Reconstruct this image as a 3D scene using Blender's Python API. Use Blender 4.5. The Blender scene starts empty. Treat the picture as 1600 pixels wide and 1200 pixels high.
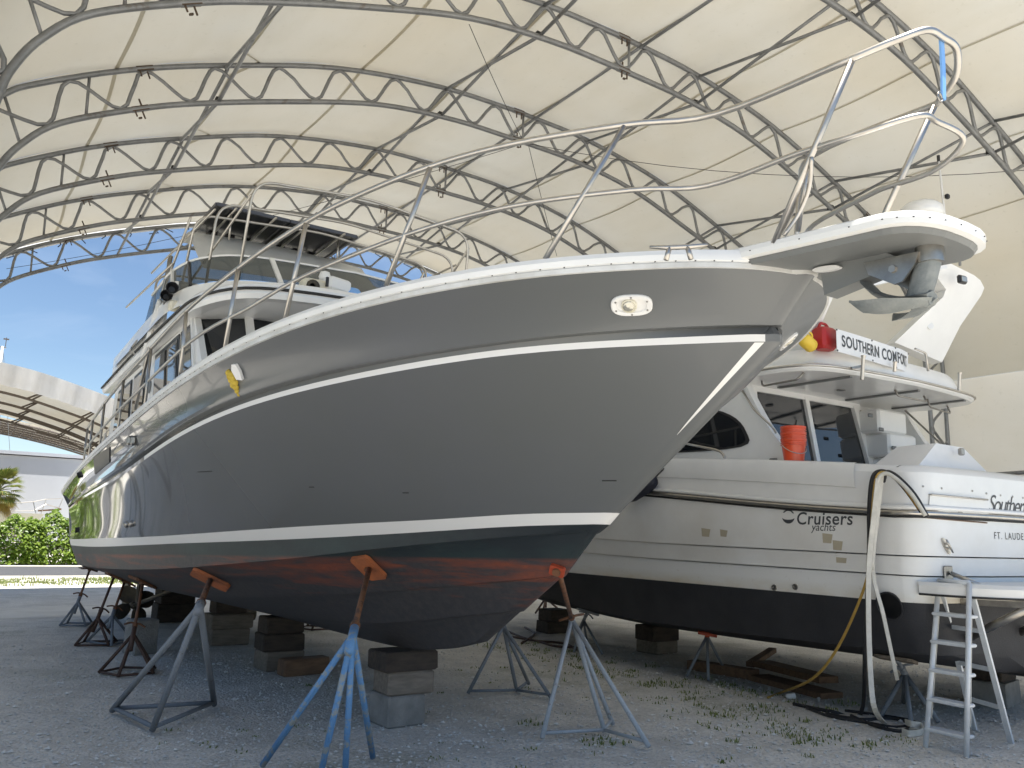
import bpy, math, random
import numpy as np
from mathutils import Vector, Matrix
from mathutils.bvhtree import BVHTree
random.seed(11)
rng = np.random.default_rng(11)
scene = bpy.context.scene
COL = scene.collection

# ------------------------------------------------------------------ camera
FPX = 1300.0
YAW, PIT, ROL, EYE = math.radians(33.71), math.radians(10.25), math.radians(1.65), 1.6
_fh = Vector((math.sin(YAW), math.cos(YAW), 0)); _lat = Vector((math.cos(YAW), -math.sin(YAW), 0)); _z = Vector((0, 0, 1))
_F = _fh * math.cos(PIT) + _z * math.sin(PIT)
_U0 = -_fh * math.sin(PIT) + _z * math.cos(PIT)
_R = _lat * math.cos(ROL) + _U0 * math.sin(ROL)
_U = -_lat * math.sin(ROL) + _U0 * math.cos(ROL)
cd = bpy.data.cameras.new('camera'); cam = bpy.data.objects.new('camera', cd); COL.objects.link(cam)
cam.matrix_world = Matrix(((_R.x, _U.x, -_F.x, 0), (_R.y, _U.y, -_F.y, 0), (_R.z, _U.z, -_F.z, EYE), (0, 0, 0, 1)))
cd.sensor_width = 36.0; cd.lens = 36.0 * FPX / 1600.0; cd.clip_start = 0.05; cd.clip_end = 2000
scene.camera = cam
# ------------------------------------------------------------------ world, sun, exposure
SUN_EL, SUN_AZ = math.radians(78), math.radians(163)      # azimuth measured from +Y towards +X
w = bpy.data.worlds.new('World'); scene.world = w; w.use_nodes = True
nt = w.node_tree; nt.nodes.clear()
wo = nt.nodes.new('ShaderNodeOutputWorld'); bg = nt.nodes.new('ShaderNodeBackground'); sk = nt.nodes.new('ShaderNodeTexSky')
sk.sky_type = 'NISHITA'; sk.sun_disc = False; sk.sun_elevation = SUN_EL; sk.sun_rotation = SUN_AZ
sk.air_density = 1.0; sk.dust_density = 0.0; sk.ozone_density = 3.0
bg.inputs['Strength'].default_value = 0.05
_tc = nt.nodes.new('ShaderNodeTexCoord'); _mp = nt.nodes.new('ShaderNodeMapping'); _mp.inputs['Scale'].default_value = (1.6, 1.6, 6.0); nt.links.new(_tc.outputs['Generated'], _mp.inputs[0])
_nz = nt.nodes.new('ShaderNodeTexNoise'); _nz.inputs['Scale'].default_value = 2.3; _nz.inputs['Detail'].default_value = 7; _nz.inputs['Roughness'].default_value = .6; _nz.inputs['Distortion'].default_value = .5; nt.links.new(_mp.outputs[0], _nz.inputs[0])
_rp = nt.nodes.new('ShaderNodeValToRGB'); _rp.color_ramp.elements[0].position = .46; _rp.color_ramp.elements[0].color = (0, 0, 0, 1); _rp.color_ramp.elements[1].position = .78; _rp.color_ramp.elements[1].color = (.22, .22, .22, 1); nt.links.new(_nz.outputs[0], _rp.inputs[0])
_mx = nt.nodes.new('ShaderNodeMix'); _mx.data_type = 'RGBA'; nt.links.new(_rp.outputs[0], _mx.inputs[0]); nt.links.new(sk.outputs[0], _mx.inputs[6]); _mx.inputs[7].default_value = (7.0, 7.8, 9.0, 1)
nt.links.new(_mx.outputs[2], bg.inputs[0]); nt.links.new(bg.outputs[0], wo.inputs[0])
sd = bpy.data.lights.new('sun', 'SUN'); sd.energy = 3.3; sd.angle = math.radians(0.5); sd.color = (1.0, 0.96, 0.89)
so = bpy.data.objects.new('sun', sd); COL.objects.link(so)
_sd = Vector((math.cos(SUN_EL) * math.sin(SUN_AZ), math.cos(SUN_EL) * math.cos(SUN_AZ), math.sin(SUN_EL)))
so.rotation_euler = (-_sd).to_track_quat('-Z', 'Y').to_euler(); so.location = (0, -10, 40)
scene.view_settings.view_transform = 'Standard'; scene.view_settings.look = 'None'
scene.view_settings.gamma = 1.0; scene.view_settings.use_curve_mapping = False
scene.view_settings.exposure = 1.6
scene.render.resolution_x = 1024; scene.render.resolution_y = 768
try:
    scene.cycles.max_bounces = 8; scene.cycles.diffuse_bounces = 4; scene.cycles.glossy_bounces = 4
    scene.cycles.transmission_bounces = 6; scene.cycles.transparent_max_bounces = 8
    scene.cycles.sample_clamp_indirect = 6.0
except Exception:
    pass

# ------------------------------------------------------------------ photo pixel -> direction (distance comes from the plane it lies on)
def ray(px, py):
    v = _R * ((px - 800) / FPX) - _U * ((py - 600) / FPX) + _F
    return v
CAM = Vector((0, 0, EYE))
def onx(px, py, X):
    d = ray(px, py); return CAM + d * (X / d.x)
def ony(px, py, Y):
    d = ray(px, py); return CAM + d * (Y / d.y)
def onz(px, py, Z=0.0):
    d = ray(px, py); return CAM + d * ((Z - EYE) / d.z)

# ------------------------------------------------------------------ helpers
ORG = {}
def tag(o, label=None, cat=None, group=None, kind=None):
    if label: o['label'] = label
    if cat: o['category'] = cat
    if group: o['group'] = group
    if kind: o['kind'] = kind
    return o
def thing(name, loc, label, cat, group=None):
    o = bpy.data.objects.new(name, None); COL.objects.link(o); o.location = loc
    o.empty_display_size = 0.2
    ORG[o] = Vector(loc); return tag(o, label, cat, group)
def mk(name, V, F, mat, parent=None, smooth=False, mats=None, fm=None, label=None, cat=None, group=None, kind=None, auto=None):
    V = np.asarray(V, float).reshape(-1, 3)
    if parent is not None: org = np.array(ORG[parent])
    elif kind == 'structure': org = np.zeros(3)
    else:
        mn, mx = V.min(0), V.max(0); org = np.array([(mn[0] + mx[0]) / 2, (mn[1] + mx[1]) / 2, mn[2]])
    me = bpy.data.meshes.new(name); me.from_pydata((V - org).tolist(), [], F)
    for m in (mats or [mat]): me.materials.append(m)
    if fm is not None: me.polygons.foreach_set('material_index', fm)
    if smooth: me.polygons.foreach_set('use_smooth', [True] * len(me.polygons))
    me.validate(); me.update()
    if smooth and auto is not None: me.set_sharp_from_angle(angle=math.radians(auto))
    o = bpy.data.objects.new(name, me); COL.objects.link(o)
    ORG[o] = Vector(org)
    if parent is not None: o.parent = parent
    else: o.location = org
    return tag(o, label, cat, group, kind)
def pch(tab):
    xs = np.array([t[0] for t in tab], float); out = []
    for c in range(1, len(tab[0])):
        ys = np.array([t[c] for t in tab], float); h = np.diff(xs); d = np.diff(ys) / h
        m = np.zeros(len(xs)); m[0] = d[0]; m[-1] = d[-1]
        for i in range(1, len(xs) - 1):
            if d[i - 1] * d[i] > 0:
                w1 = 2 * h[i] + h[i - 1]; w2 = h[i] + 2 * h[i - 1]; m[i] = (w1 + w2) / (w1 / d[i - 1] + w2 / d[i])
        out.append((ys, m, h))
    def f(x):
        x = min(max(x, xs[0]), xs[-1]); i = int(min(max(np.searchsorted(xs, x) - 1, 0), len(xs) - 2))
        r = []
        for ys, m, h in out:
            t = (x - xs[i]) / h[i]
            r.append((2*t**3-3*t**2+1)*ys[i] + (t**3-2*t**2+t)*h[i]*m[i] + (-2*t**3+3*t**2)*ys[i+1] + (t**3-t**2)*h[i]*m[i+1])
        return r if len(r) > 1 else r[0]
    return f
def smooth_path(pts, n=6, closed=False):
    P = [Vector(p) for p in pts]; out = []; N = len(P)
    rngi = range(N) if closed else range(N - 1)
    for i in rngi:
        p1 = P[i]; p2 = P[(i + 1) % N]
        p0 = P[i - 1] if (i > 0 or closed) else p1 * 2 - p2
        p3 = P[(i + 2) % N] if (i + 2 < N or closed) else p2 * 2 - p1
        for k in range(n):
            t = k / n
            out.append(0.5 * ((2*p1) + (p2-p0)*t + (2*p0-5*p1+4*p2-p3)*t*t + (-p0+3*p1-3*p2+p3)*t**3))
    if not closed: out.append(P[-1])
    return out
def round_path(pts, r=0.1, n=5):
    P = [Vector(p) for p in pts]; out = [P[0]]
    for i in range(1, len(P) - 1):
        a, b, c = P[i-1], P[i], P[i+1]
        l = min(r, (a-b).length * .45, (c-b).length * .45)
        p, q = b + (a-b).normalized()*l, b + (c-b).normalized()*l
        for k in range(n + 1):
            t = k / n; out.append((1-t)**2*p + 2*t*(1-t)*b + t*t*q)
    out.append(P[-1]); return out
class MB:
    def __init__(s): s.V = []; s.F = []; s.M = []
    def add(s, V, F, m=0):
        o = len(s.V); s.V += [tuple(v) for v in V]; s.F += [tuple(i + o for i in f) for f in F]; s.M += [m] * len(F); return s
    def tube(s, path, r, n=8, closed=False, m=0, caps=True):
        P = [Vector(p) for p in path]; N = len(P)
        R = r if isinstance(r, (list, tuple)) else [r] * N
        V = []; F = []; up = None
        for i in range(N):
            if closed: t = P[(i+1) % N] - P[i-1]
            else: t = P[min(i+1, N-1)] - P[max(i-1, 0)]
            if t.length < 1e-9: t = Vector((0, 0, 1))
            t.normalize()
            if up is None:
                up = Vector((0, 0, 1)) if abs(t.z) < .9 else Vector((1, 0, 0))
            a = up - t * up.dot(t)
            if a.length < 1e-6: a = t.orthogonal()
            a.normalize(); b = t.cross(a); up = a
            for k in range(n):
                an = 2 * math.pi * k / n; V.append(P[i] + (a * math.cos(an) + b * math.sin(an)) * R[i])
        for i in range(N if closed else N - 1):
            for k in range(n):
                j = (i + 1) % N; F.append((i*n+k, i*n+(k+1) % n, j*n+(k+1) % n, j*n+k))
        if caps and not closed:
            F.append(tuple(range(n))[::-1]); F.append(tuple((N-1)*n + k for k in range(n)))
        return s.add(V, F, m)
    def ribbon(s, path, wdir, w, th, m=0):
        P = [Vector(p) for p in path]; N = len(P); V = []; F = []
        for i in range(N):
            t = (P[min(i+1, N-1)] - P[max(i-1, 0)]).normalized(); wd = Vector(wdir); wd = (wd - t*wd.dot(t)).normalized(); nn = t.cross(wd)
            for a, b in ((-1, -1), (1, -1), (1, 1), (-1, 1)): V.append(P[i] + wd*a*w/2 + nn*b*th/2)
        for i in range(N - 1):
            for k in range(4): F.append((i*4+k, i*4+(k+1) % 4, i*4+4+(k+1) % 4, i*4+4+k))
        F += [(3, 2, 1, 0), tuple((N-1)*4+k for k in range(4))]
        return s.add(V, F, m)
    def box(s, c, d, rz=0.0, m=0, rot=None, bev=0.0):
        c = Vector(c); R = rot if rot is not None else Matrix.Rotation(rz, 3, 'Z')
        hx, hy, hz = d[0]/2, d[1]/2, d[2]/2
        if bev <= 0:
            V = [c + R @ Vector((x*hx, y*hy, z*hz)) for z in (-1, 1) for x, y in ((-1, -1), (1, -1), (1, 1), (-1, 1))]
            F = [(3, 2, 1, 0), (4, 5, 6, 7)] + [(k, (k+1) % 4, (k+1) % 4+4, k+4) for k in range(4)]
            return s.add(V, F, m)
        b = min(bev, hx*.9, hy*.9, hz*.9); V = []; F = []
        def ring(ix, iy, z):
            q = []
            for x, y, (ex, ey) in ((1, 1, (0, 1)), (-1, 1, (1, 0)), (-1, -1, (0, 1)), (1, -1, (1, 0))): pass
            pts = [(hx-ix, hy-iy-b), (hx-ix-b, hy-iy), (-hx+ix+b, hy-iy), (-hx+ix, hy-iy-b), (-hx+ix, -hy+iy+b), (-hx+ix+b, -hy+iy), (hx-ix-b, -hy+iy), (hx-ix, -hy+iy+b)]
            return [c + R @ Vector((x, y, z)) for x, y in pts]
        rings = [ring(b*.8, b*.8, -hz), ring(0, 0, -hz+b), ring(0, 0, hz-b), ring(b*.8, b*.8, hz)]
        for r_ in rings: V += r_
        for i in range(3):
            for k in range(8): F.append((i*8+k, i*8+(k+1) % 8, i*8+8+(k+1) % 8, i*8+8+k))
        F.append(tuple(range(8))[::-1]); F.append(tuple(24+k for k in range(8)))
        return s.add(V, F, m)
    def beam(s, a, b, w, h, m=0, up=(0, 0, 1)):
        a, b = Vector(a), Vector(b); t = (b-a); L = t.length; t.normalize(); u = Vector(up); u = (u - t*u.dot(t))
        if u.length < 1e-4: u = t.orthogonal()
        u.normalize(); sd_ = u.cross(t); R = Matrix((sd_, t, u)).transposed()
        return s.box((a+b)/2, (w, L, h), rot=R, m=m)
    def prism(s, poly, a, b, m=0):
        """extrude closed 3D polygon 'poly' by vector offset a..b"""
        n = len(poly); a = Vector(a); b = Vector(b); V = [Vector(p)+a for p in poly] + [Vector(p)+b for p in poly]
        F = [tuple(range(n))[::-1], tuple(range(n, 2*n))] + [(k, (k+1) % n, (k+1) % n+n, k+n) for k in range(n)]
        return s.add(V, F, m)
    def lathe(s, prof, c, axis=(0, 0, 1), n=20, m=0):
        c = Vector(c); ax = Vector(axis).normalized(); a = ax.orthogonal().normalized(); b = ax.cross(a); V = []; F = []
        for r, h in prof:
            for k in range(n):
                an = 2*math.pi*k/n; V.append(c + ax*h + (a*math.cos(an)+b*math.sin(an))*r)
        for i in range(len(prof)-1):
            for k in range(n): F.append((i*n+k, i*n+(k+1) % n, i*n+n+(k+1) % n, i*n+n+k))
        F.append(tuple(range(n))[::-1]); F.append(tuple((len(prof)-1)*n+k for k in range(n)))
        return s.add(V, F, m)
    def grid(s, rows, m=0, flip=False, close=False):
        nr, nc = len(rows), len(rows[0]); V = [p for r in rows for p in r]; F = []
        for i in range(nr-1):
            for k in range(nc if close else nc-1):
                k2 = (k+1) % nc; q = (i*nc+k, i*nc+k2, (i+1)*nc+k2, (i+1)*nc+k); F.append(q[::-1] if flip else q)
        return s.add(V, F, m)
    def build(s, name, mat, parent=None, smooth=False, mats=None, **kw):
        return mk(name, s.V, s.F, mat, parent, smooth, mats, s.M if mats else None, **kw)
def copy_tree(o, parent=None):
    c = o.copy(); COL.objects.link(c); c.parent = parent; ORG[c] = ORG.get(o, Vector())
    for ch in list(o.children): copy_tree(ch, c)
    return c

# ------------------------------------------------------------------ materials
def nodes(name):
    m = bpy.data.materials.new(name); m.use_nodes = True; n = m.node_tree; n.nodes.clear()
    out = n.nodes.new('ShaderNodeOutputMaterial'); b = n.nodes.new('ShaderNodeBsdfPrincipled'); n.links.new(b.outputs[0], out.inputs[0])
    return m, n, b, out
def ramp(n, src, stops):
    r = n.nodes.new('ShaderNodeValToRGB'); e = r.color_ramp.elements
    while len(e) < len(stops): e.new(0.5)
    for el, (p, c) in zip(e, stops): el.position = p; el.color = c if len(c) == 4 else (*c, 1)
    n.links.new(src, r.inputs[0]); return r.outputs[0]
def noise(n, scale, detail=4, rough=.55, vec=None, dist=0.0):
    t = n.nodes.new('ShaderNodeTexNoise'); t.inputs['Scale'].default_value = scale; t.inputs['Detail'].default_value = detail
    t.inputs['Roughness'].default_value = rough; t.inputs['Distortion'].default_value = dist
    if vec is not None: n.links.new(vec, t.inputs['Vector'])
    return t.outputs[0]
def coords(n, scale=(1, 1, 1), kind='Object'):
    tc = n.nodes.new('ShaderNodeTexCoord'); mp = n.nodes.new('ShaderNodeMapping'); mp.inputs['Scale'].default_value = scale
    n.links.new(tc.outputs[kind], mp.inputs[0]); return mp.outputs[0]
def mixc(n, fac, a, b, mode='MIX'):
    x = n.nodes.new('ShaderNodeMix'); x.data_type = 'RGBA'; x.blend_type = mode
    for s_, v in ((x.inputs[0], fac), (x.inputs[6], a), (x.inputs[7], b)):
        if isinstance(v, (int, float)): s_.default_value = v
        elif isinstance(v, tuple): s_.default_value = v if len(v) == 4 else (*v, 1)
        else: n.links.new(v, s_)
    return x.outputs[2]
def math_(n, op, a, b=None, clamp=False):
    x = n.nodes.new('ShaderNodeMath'); x.operation = op; x.use_clamp = clamp
    for i, v in enumerate((a, b)):
        if v is None: continue
        if isinstance(v, (int, float)): x.inputs[i].default_value = v
        else: n.links.new(v, x.inputs[i])
    return x.outputs[0]
def bumpn(n, b, h, strength=.3, dist=.02):
    x = n.nodes.new('ShaderNodeBump'); x.inputs['Strength'].default_value = strength; x.inputs['Distance'].default_value = dist
    n.links.new(h, x.inputs['Height']); n.links.new(x.outputs[0], b.inputs['Normal'])
def M(name, col, rough=.5, metal=0.0, var=0.0, vscale=4.0, col2=None, spots=None, bump=0.0, bscale=60.0, coat=0.0, stretch=(1, 1, 1), rvar=0.0, spec=None):
    m, n, b, out = nodes(name)
    b.inputs['Roughness'].default_value = rough; b.inputs['Metallic'].default_value = metal; b.inputs['Coat Weight'].default_value = coat
    b.inputs['Coat Roughness'].default_value = .08
    if spec is not None: b.inputs['Specular IOR Level'].default_value = spec
    c = (*col, 1)
    if var > 0 or col2 or bump or spots or rvar:
        v = coords(n, stretch); nz = noise(n, vscale, 6, .6, v)
        c2 = col2 if col2 else tuple(x * (1 - var) for x in col)
        cc = mixc(n, ramp(n, nz, [(.35, (0, 0, 0)), (.68, (1, 1, 1))]), col, c2)
        if spots:
            nz2 = noise(n, spots[1], 5, .65, v); cc = mixc(n, ramp(n, nz2, [(spots[2], (0, 0, 0)), (spots[2]+.08, (1, 1, 1))]), cc, spots[0])
        n.links.new(cc, b.inputs['Base Color'])
        if rvar: n.links.new(math_(n, 'MULTIPLY_ADD', nz, rvar), b.inputs['Roughness']); n.nodes[-1].inputs[2].default_value = rough - rvar*.5
        if bump: bumpn(n, b, noise(n, bscale, 4, .6, v), bump)
    else:
        b.inputs['Base Color'].default_value = c
    return m
def mat_membrane(name, tint=(.66, .645, .585), trans=.128):
    m, n, b, out = nodes(name); n.nodes.remove(b)
    v = coords(n); nz = noise(n, .22, 4, .55, v); n2 = noise(n, 9, 5, .7, v); n3 = noise(n, 1.6, 4, .6, coords(n, (1, .35, 1)))
    c = mixc(n, ramp(n, nz, [(.35, (0, 0, 0)), (.7, (1, 1, 1))]), tint, (tint[0]*.96, tint[1]*.90, tint[2]*.80))
    c = mixc(n, ramp(n, n2, [(.60, (0, 0, 0)), (.76, (.45, .45, .45))]), c, (tint[0]*.70, tint[1]*.68, tint[2]*.60))
    c = mixc(n, ramp(n, n3, [(.45, (0, 0, 0)), (.8, (.3, .3, .3))]), c, (tint[0]*.80, tint[1]*.76, tint[2]*.66))
    d = n.nodes.new('ShaderNodeBsdfDiffuse'); t = n.nodes.new('ShaderNodeBsdfTranslucent'); x = n.nodes.new('ShaderNodeMixShader')
    n.links.new(c, d.inputs[0]); n.links.new(c, t.inputs[0]); x.inputs[0].default_value = trans
    n.links.new(d.outputs[0], x.inputs[1]); n.links.new(t.outputs[0], x.inputs[2]); n.links.new(x.outputs[0], out.inputs[0])
    return m
def mat_leaf(name, a, b2, trans=.35, rough=.4):
    m, n, b, out = nodes(name)
    oi = n.nodes.new('ShaderNodeNewGeometry'); v = coords(n); nz = noise(n, 3.5, 3, .6, v)
    r = ramp(n, math_(n, 'ADD', math_(n, 'MULTIPLY', oi.outputs['Random Per Island'], .6), math_(n, 'MULTIPLY', nz, .5)), [(.2, a), (.8, b2)])
    n.links.new(r, b.inputs['Base Color']); b.inputs['Roughness'].default_value = rough
    t = n.nodes.new('ShaderNodeBsdfTranslucent'); n.links.new(r, t.inputs[0]); x = n.nodes.new('ShaderNodeMixShader'); x.inputs[0].default_value = trans
    n.links.new(b.outputs[0], x.inputs[1]); n.links.new(t.outputs[0], x.inputs[2]); n.links.new(x.outputs[0], out.inputs[0])
    return m
def mat_ground():
    m, n, b, out = nodes('crushed_shell_gravel'); v = coords(n)
    big = noise(n, .28, 4, .55, v); mid = noise(n, 2.2, 5, .6, v, .6); fine = noise(n, 26, 6, .72, v); green = noise(n, .55, 5, .62, coords(n, (1, 1, 1)))
    vo = n.nodes.new('ShaderNodeTexVoronoi'); vo.inputs['Scale'].default_value = 42; n.links.new(v, vo.inputs['Vector'])
    vo2 = n.nodes.new('ShaderNodeTexVoronoi'); vo2.inputs['Scale'].default_value = 17; n.links.new(v, vo2.inputs['Vector'])
    c = mixc(n, ramp(n, big, [(.35, (0, 0, 0)), (.65, (1, 1, 1))]), (.80, .755, .68), (.71, .68, .62))
    c = mixc(n, ramp(n, mid, [(.4, (0, 0, 0)), (.62, (1, 1, 1))]), c, (.62, .585, .525))
    c = mixc(n, ramp(n, fine, [(.48, (0, 0, 0)), (.7, (.9, .9, .9))]), c, (.45, .425, .38))
    st = mixc(n, vo.outputs['Color'], (.54, .52, .48), (.86, .84, .79)); 
    c = mixc(n, ramp(n, vo.outputs['Distance'], [(.10, (.75, .75, .75)), (.34, (0, 0, 0))]), c, st)
    c = mixc(n, math_(n, 'MULTIPLY', ramp(n, green, [(.56, (0, 0, 0)), (.70, (1, 1, 1))]), ramp(n, fine, [(.35, (0, 0, 0)), (.6, (.55, .55, .55))])), c, (.20, .22, .11))
    n.links.new(c, b.inputs['Base Color']); b.inputs['Roughness'].default_value = .95; b.inputs['Specular IOR Level'].default_value = .15
    h = math_(n, 'ADD', math_(n, 'MULTIPLY', vo.outputs['Distance'], -1.0), math_(n, 'ADD', math_(n, 'MULTIPLY', fine, .8), math_(n, 'MULTIPLY', vo2.outputs['Distance'], -.8)))
    bumpn(n, b, h, .6, .025); return m
def mat_hullpaint():
    """grey yacht topsides: gloss grey with a duller, freshly rubbed forward half"""
    m, n, b, out = nodes('grey_gloss_paint'); v = coords(n); nz = noise(n, .9, 4, .5, v)
    c = mixc(n, ramp(n, nz, [(.35, (0, 0, 0)), (.7, (1, 1, 1))]), (.132, .138, .137), (.138, .143, .151))
    n.links.new(c, b.inputs['Base Color']); b.inputs['Metallic'].default_value = .2
    sx = n.nodes.new('ShaderNodeSeparateXYZ'); n.links.new(v, sx.inputs[0])
    mr = n.nodes.new('ShaderNodeMapRange'); n.links.new(sx.outputs[1], mr.inputs[0])   # object y = world y - origin
    mr.inputs[1].default_value = -4.2; mr.inputs[2].default_value = -1.2; mr.inputs[3].default_value = .40; mr.inputs[4].default_value = .10
    n.links.new(mr.outputs[0], b.inputs['Roughness'])
    mr2 = n.nodes.new('ShaderNodeMapRange'); n.links.new(sx.outputs[1], mr2.inputs[0])
    mr2.inputs[1].default_value = -4.2; mr2.inputs[2].default_value = -1.0; mr2.inputs[3].default_value = .12; mr2.inputs[4].default_value = 1.0
    n.links.new(mr2.outputs[0], b.inputs['Coat Weight']); b.inputs['Coat Roughness'].default_value = .04
    bumpn(n, b, noise(n, 1.3, 2, .4, coords(n, (1, 1, .4))), .06, .05)
    return m
def mat_bottom(ox, oy):
    """antifouling: black boot, worn red/black bottom; waterline is a tilted plane"""
    m, n, b, out = nodes('worn_antifouling'); tc = n.nodes.new('ShaderNodeTexCoord'); sx = n.nodes.new('ShaderNodeSeparateXYZ'); n.links.new(tc.outputs['Object'], sx.inputs[0])
    wl = math_(n, 'MULTIPLY_ADD', sx.outputs[1], .0325); n.nodes[-1].inputs[2].default_value = .0325*oy - 1.59
    h = math_(n, 'ADD', sx.outputs[2], wl)              # height above the red line
    st = noise(n, 1.0, 7, .7, coords(n, (3, .8, 16)), .3); st2 = noise(n, .7, 5, .6, coords(n, (1.2, .55, 2.0))); pt = noise(n, 18, 5, .7, coords(n, (1, 1, 1)))
    a = math_(n, 'ADD', math_(n, 'MULTIPLY', st, .62), math_(n, 'MULTIPLY', st2, .5))
    wear = math_(n, 'ADD', a, math_(n, 'MULTIPLY', h, .42))
    red = mixc(n, ramp(n, pt, [(.4, (0, 0, 0)), (.7, (1, 1, 1))]), (.22, .058, .028), (.145, .042, .024))
    blk = mixc(n, ramp(n, pt, [(.4, (0, 0, 0)), (.75, (1, 1, 1))]), (.038, .037, .040), (.065, .058, .056))
    under = mixc(n, ramp(n, wear, [(.49, (0, 0, 0)), (.63, (.92, .92, .92))]), blk, red)
    grn = mixc(n, ramp(n, st2, [(.4, (0, 0, 0)), (.66, (1, 1, 1))]), (.016, .022, .026), (.030, .058, .054))
    c = mixc(n, ramp(n, math_(n, 'MULTIPLY_ADD', h, 40.0, ), [(0, (0, 0, 0)), (1, (1, 1, 1))]), under, grn)
    n.links.new(c, b.inputs['Base Color']); b.inputs['Roughness'].default_value = .55
    bumpn(n, b, math_(n, 'ADD', st, pt), .25, .01); return m
def mat_stained_white():
    m, n, b, out = nodes('waterline_stained_gelcoat'); tc = n.nodes.new('ShaderNodeTexCoord'); sx = n.nodes.new('ShaderNodeSeparateXYZ'); n.links.new(tc.outputs['Object'], sx.inputs[0])
    g = math_(n, 'MULTIPLY_ADD', sx.outputs[2], -6.5); n.nodes[-1].inputs[2].default_value = 1.11*6.5 + .85
    nz = noise(n, 1.4, 5, .65, coords(n, (1, .7, 2.2))); fine = noise(n, 22, 4, .6, coords(n))
    f = math_(n, 'MULTIPLY', g, ramp(n, nz, [(.35, (0, 0, 0)), (.68, (1, 1, 1))]), True)
    c = mixc(n, f, (.79, .79, .775), (.55, .46, .30)); c = mixc(n, ramp(n, fine, [(.62, (0, 0, 0)), (.75, (.4, .4, .4))]), c, (.5, .47, .41))
    n.links.new(c, b.inputs['Base Color']); b.inputs['Roughness'].default_value = .4; return m
def mat_rust(name, base, rustc=(.16, .065, .03), amt=.55):
    m, n, b, out = nodes(name); v = coords(n); a = noise(n, 14, 6, .7, v); c2 = noise(n, 60, 4, .6, v)
    c = mixc(n, ramp(n, a, [(amt, (0, 0, 0)), (amt+.06, (1, 1, 1))]), base, rustc)
    c = mixc(n, ramp(n, c2, [(.5, (0, 0, 0)), (.75, (.4, .4, .4))]), c, tuple(x*.55 for x in base))
    n.links.new(c, b.inputs['Base Color']); b.inputs['Roughness'].default_value = .6; bumpn(n, b, a, .3, .004); return m
def mat_glass(name, col=(.012, .014, .017), rough=.03):
    m, n, b, out = nodes(name); b.inputs['Base Color'].default_value = (*col, 1); b.inputs['Roughness'].default_value = rough
    b.inputs['Specular IOR Level'].default_value = .6; b.inputs['Coat Weight'].default_value = .5; b.inputs['Coat Roughness'].default_value = .02
    bumpn(n, b, noise(n, 1.2, 2, .4, coords(n)), .05, .03); return m
def mat_acrylic(name):
    m, n, b, out = nodes(name); t = n.nodes.new('ShaderNodeBsdfTransparent'); t.inputs[0].default_value = (.33, .36, .36, 1)
    b.inputs['Base Color'].default_value = (.05, .055, .055, 1); b.inputs['Roughness'].default_value = .08
    x = n.nodes.new('ShaderNodeMixShader'); x.inputs[0].default_value = .5; n.links.new(t.outputs[0], x.inputs[1]); n.links.new(b.outputs[0], x.inputs[2]); n.links.new(x.outputs[0], out.inputs[0]); return m

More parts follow.
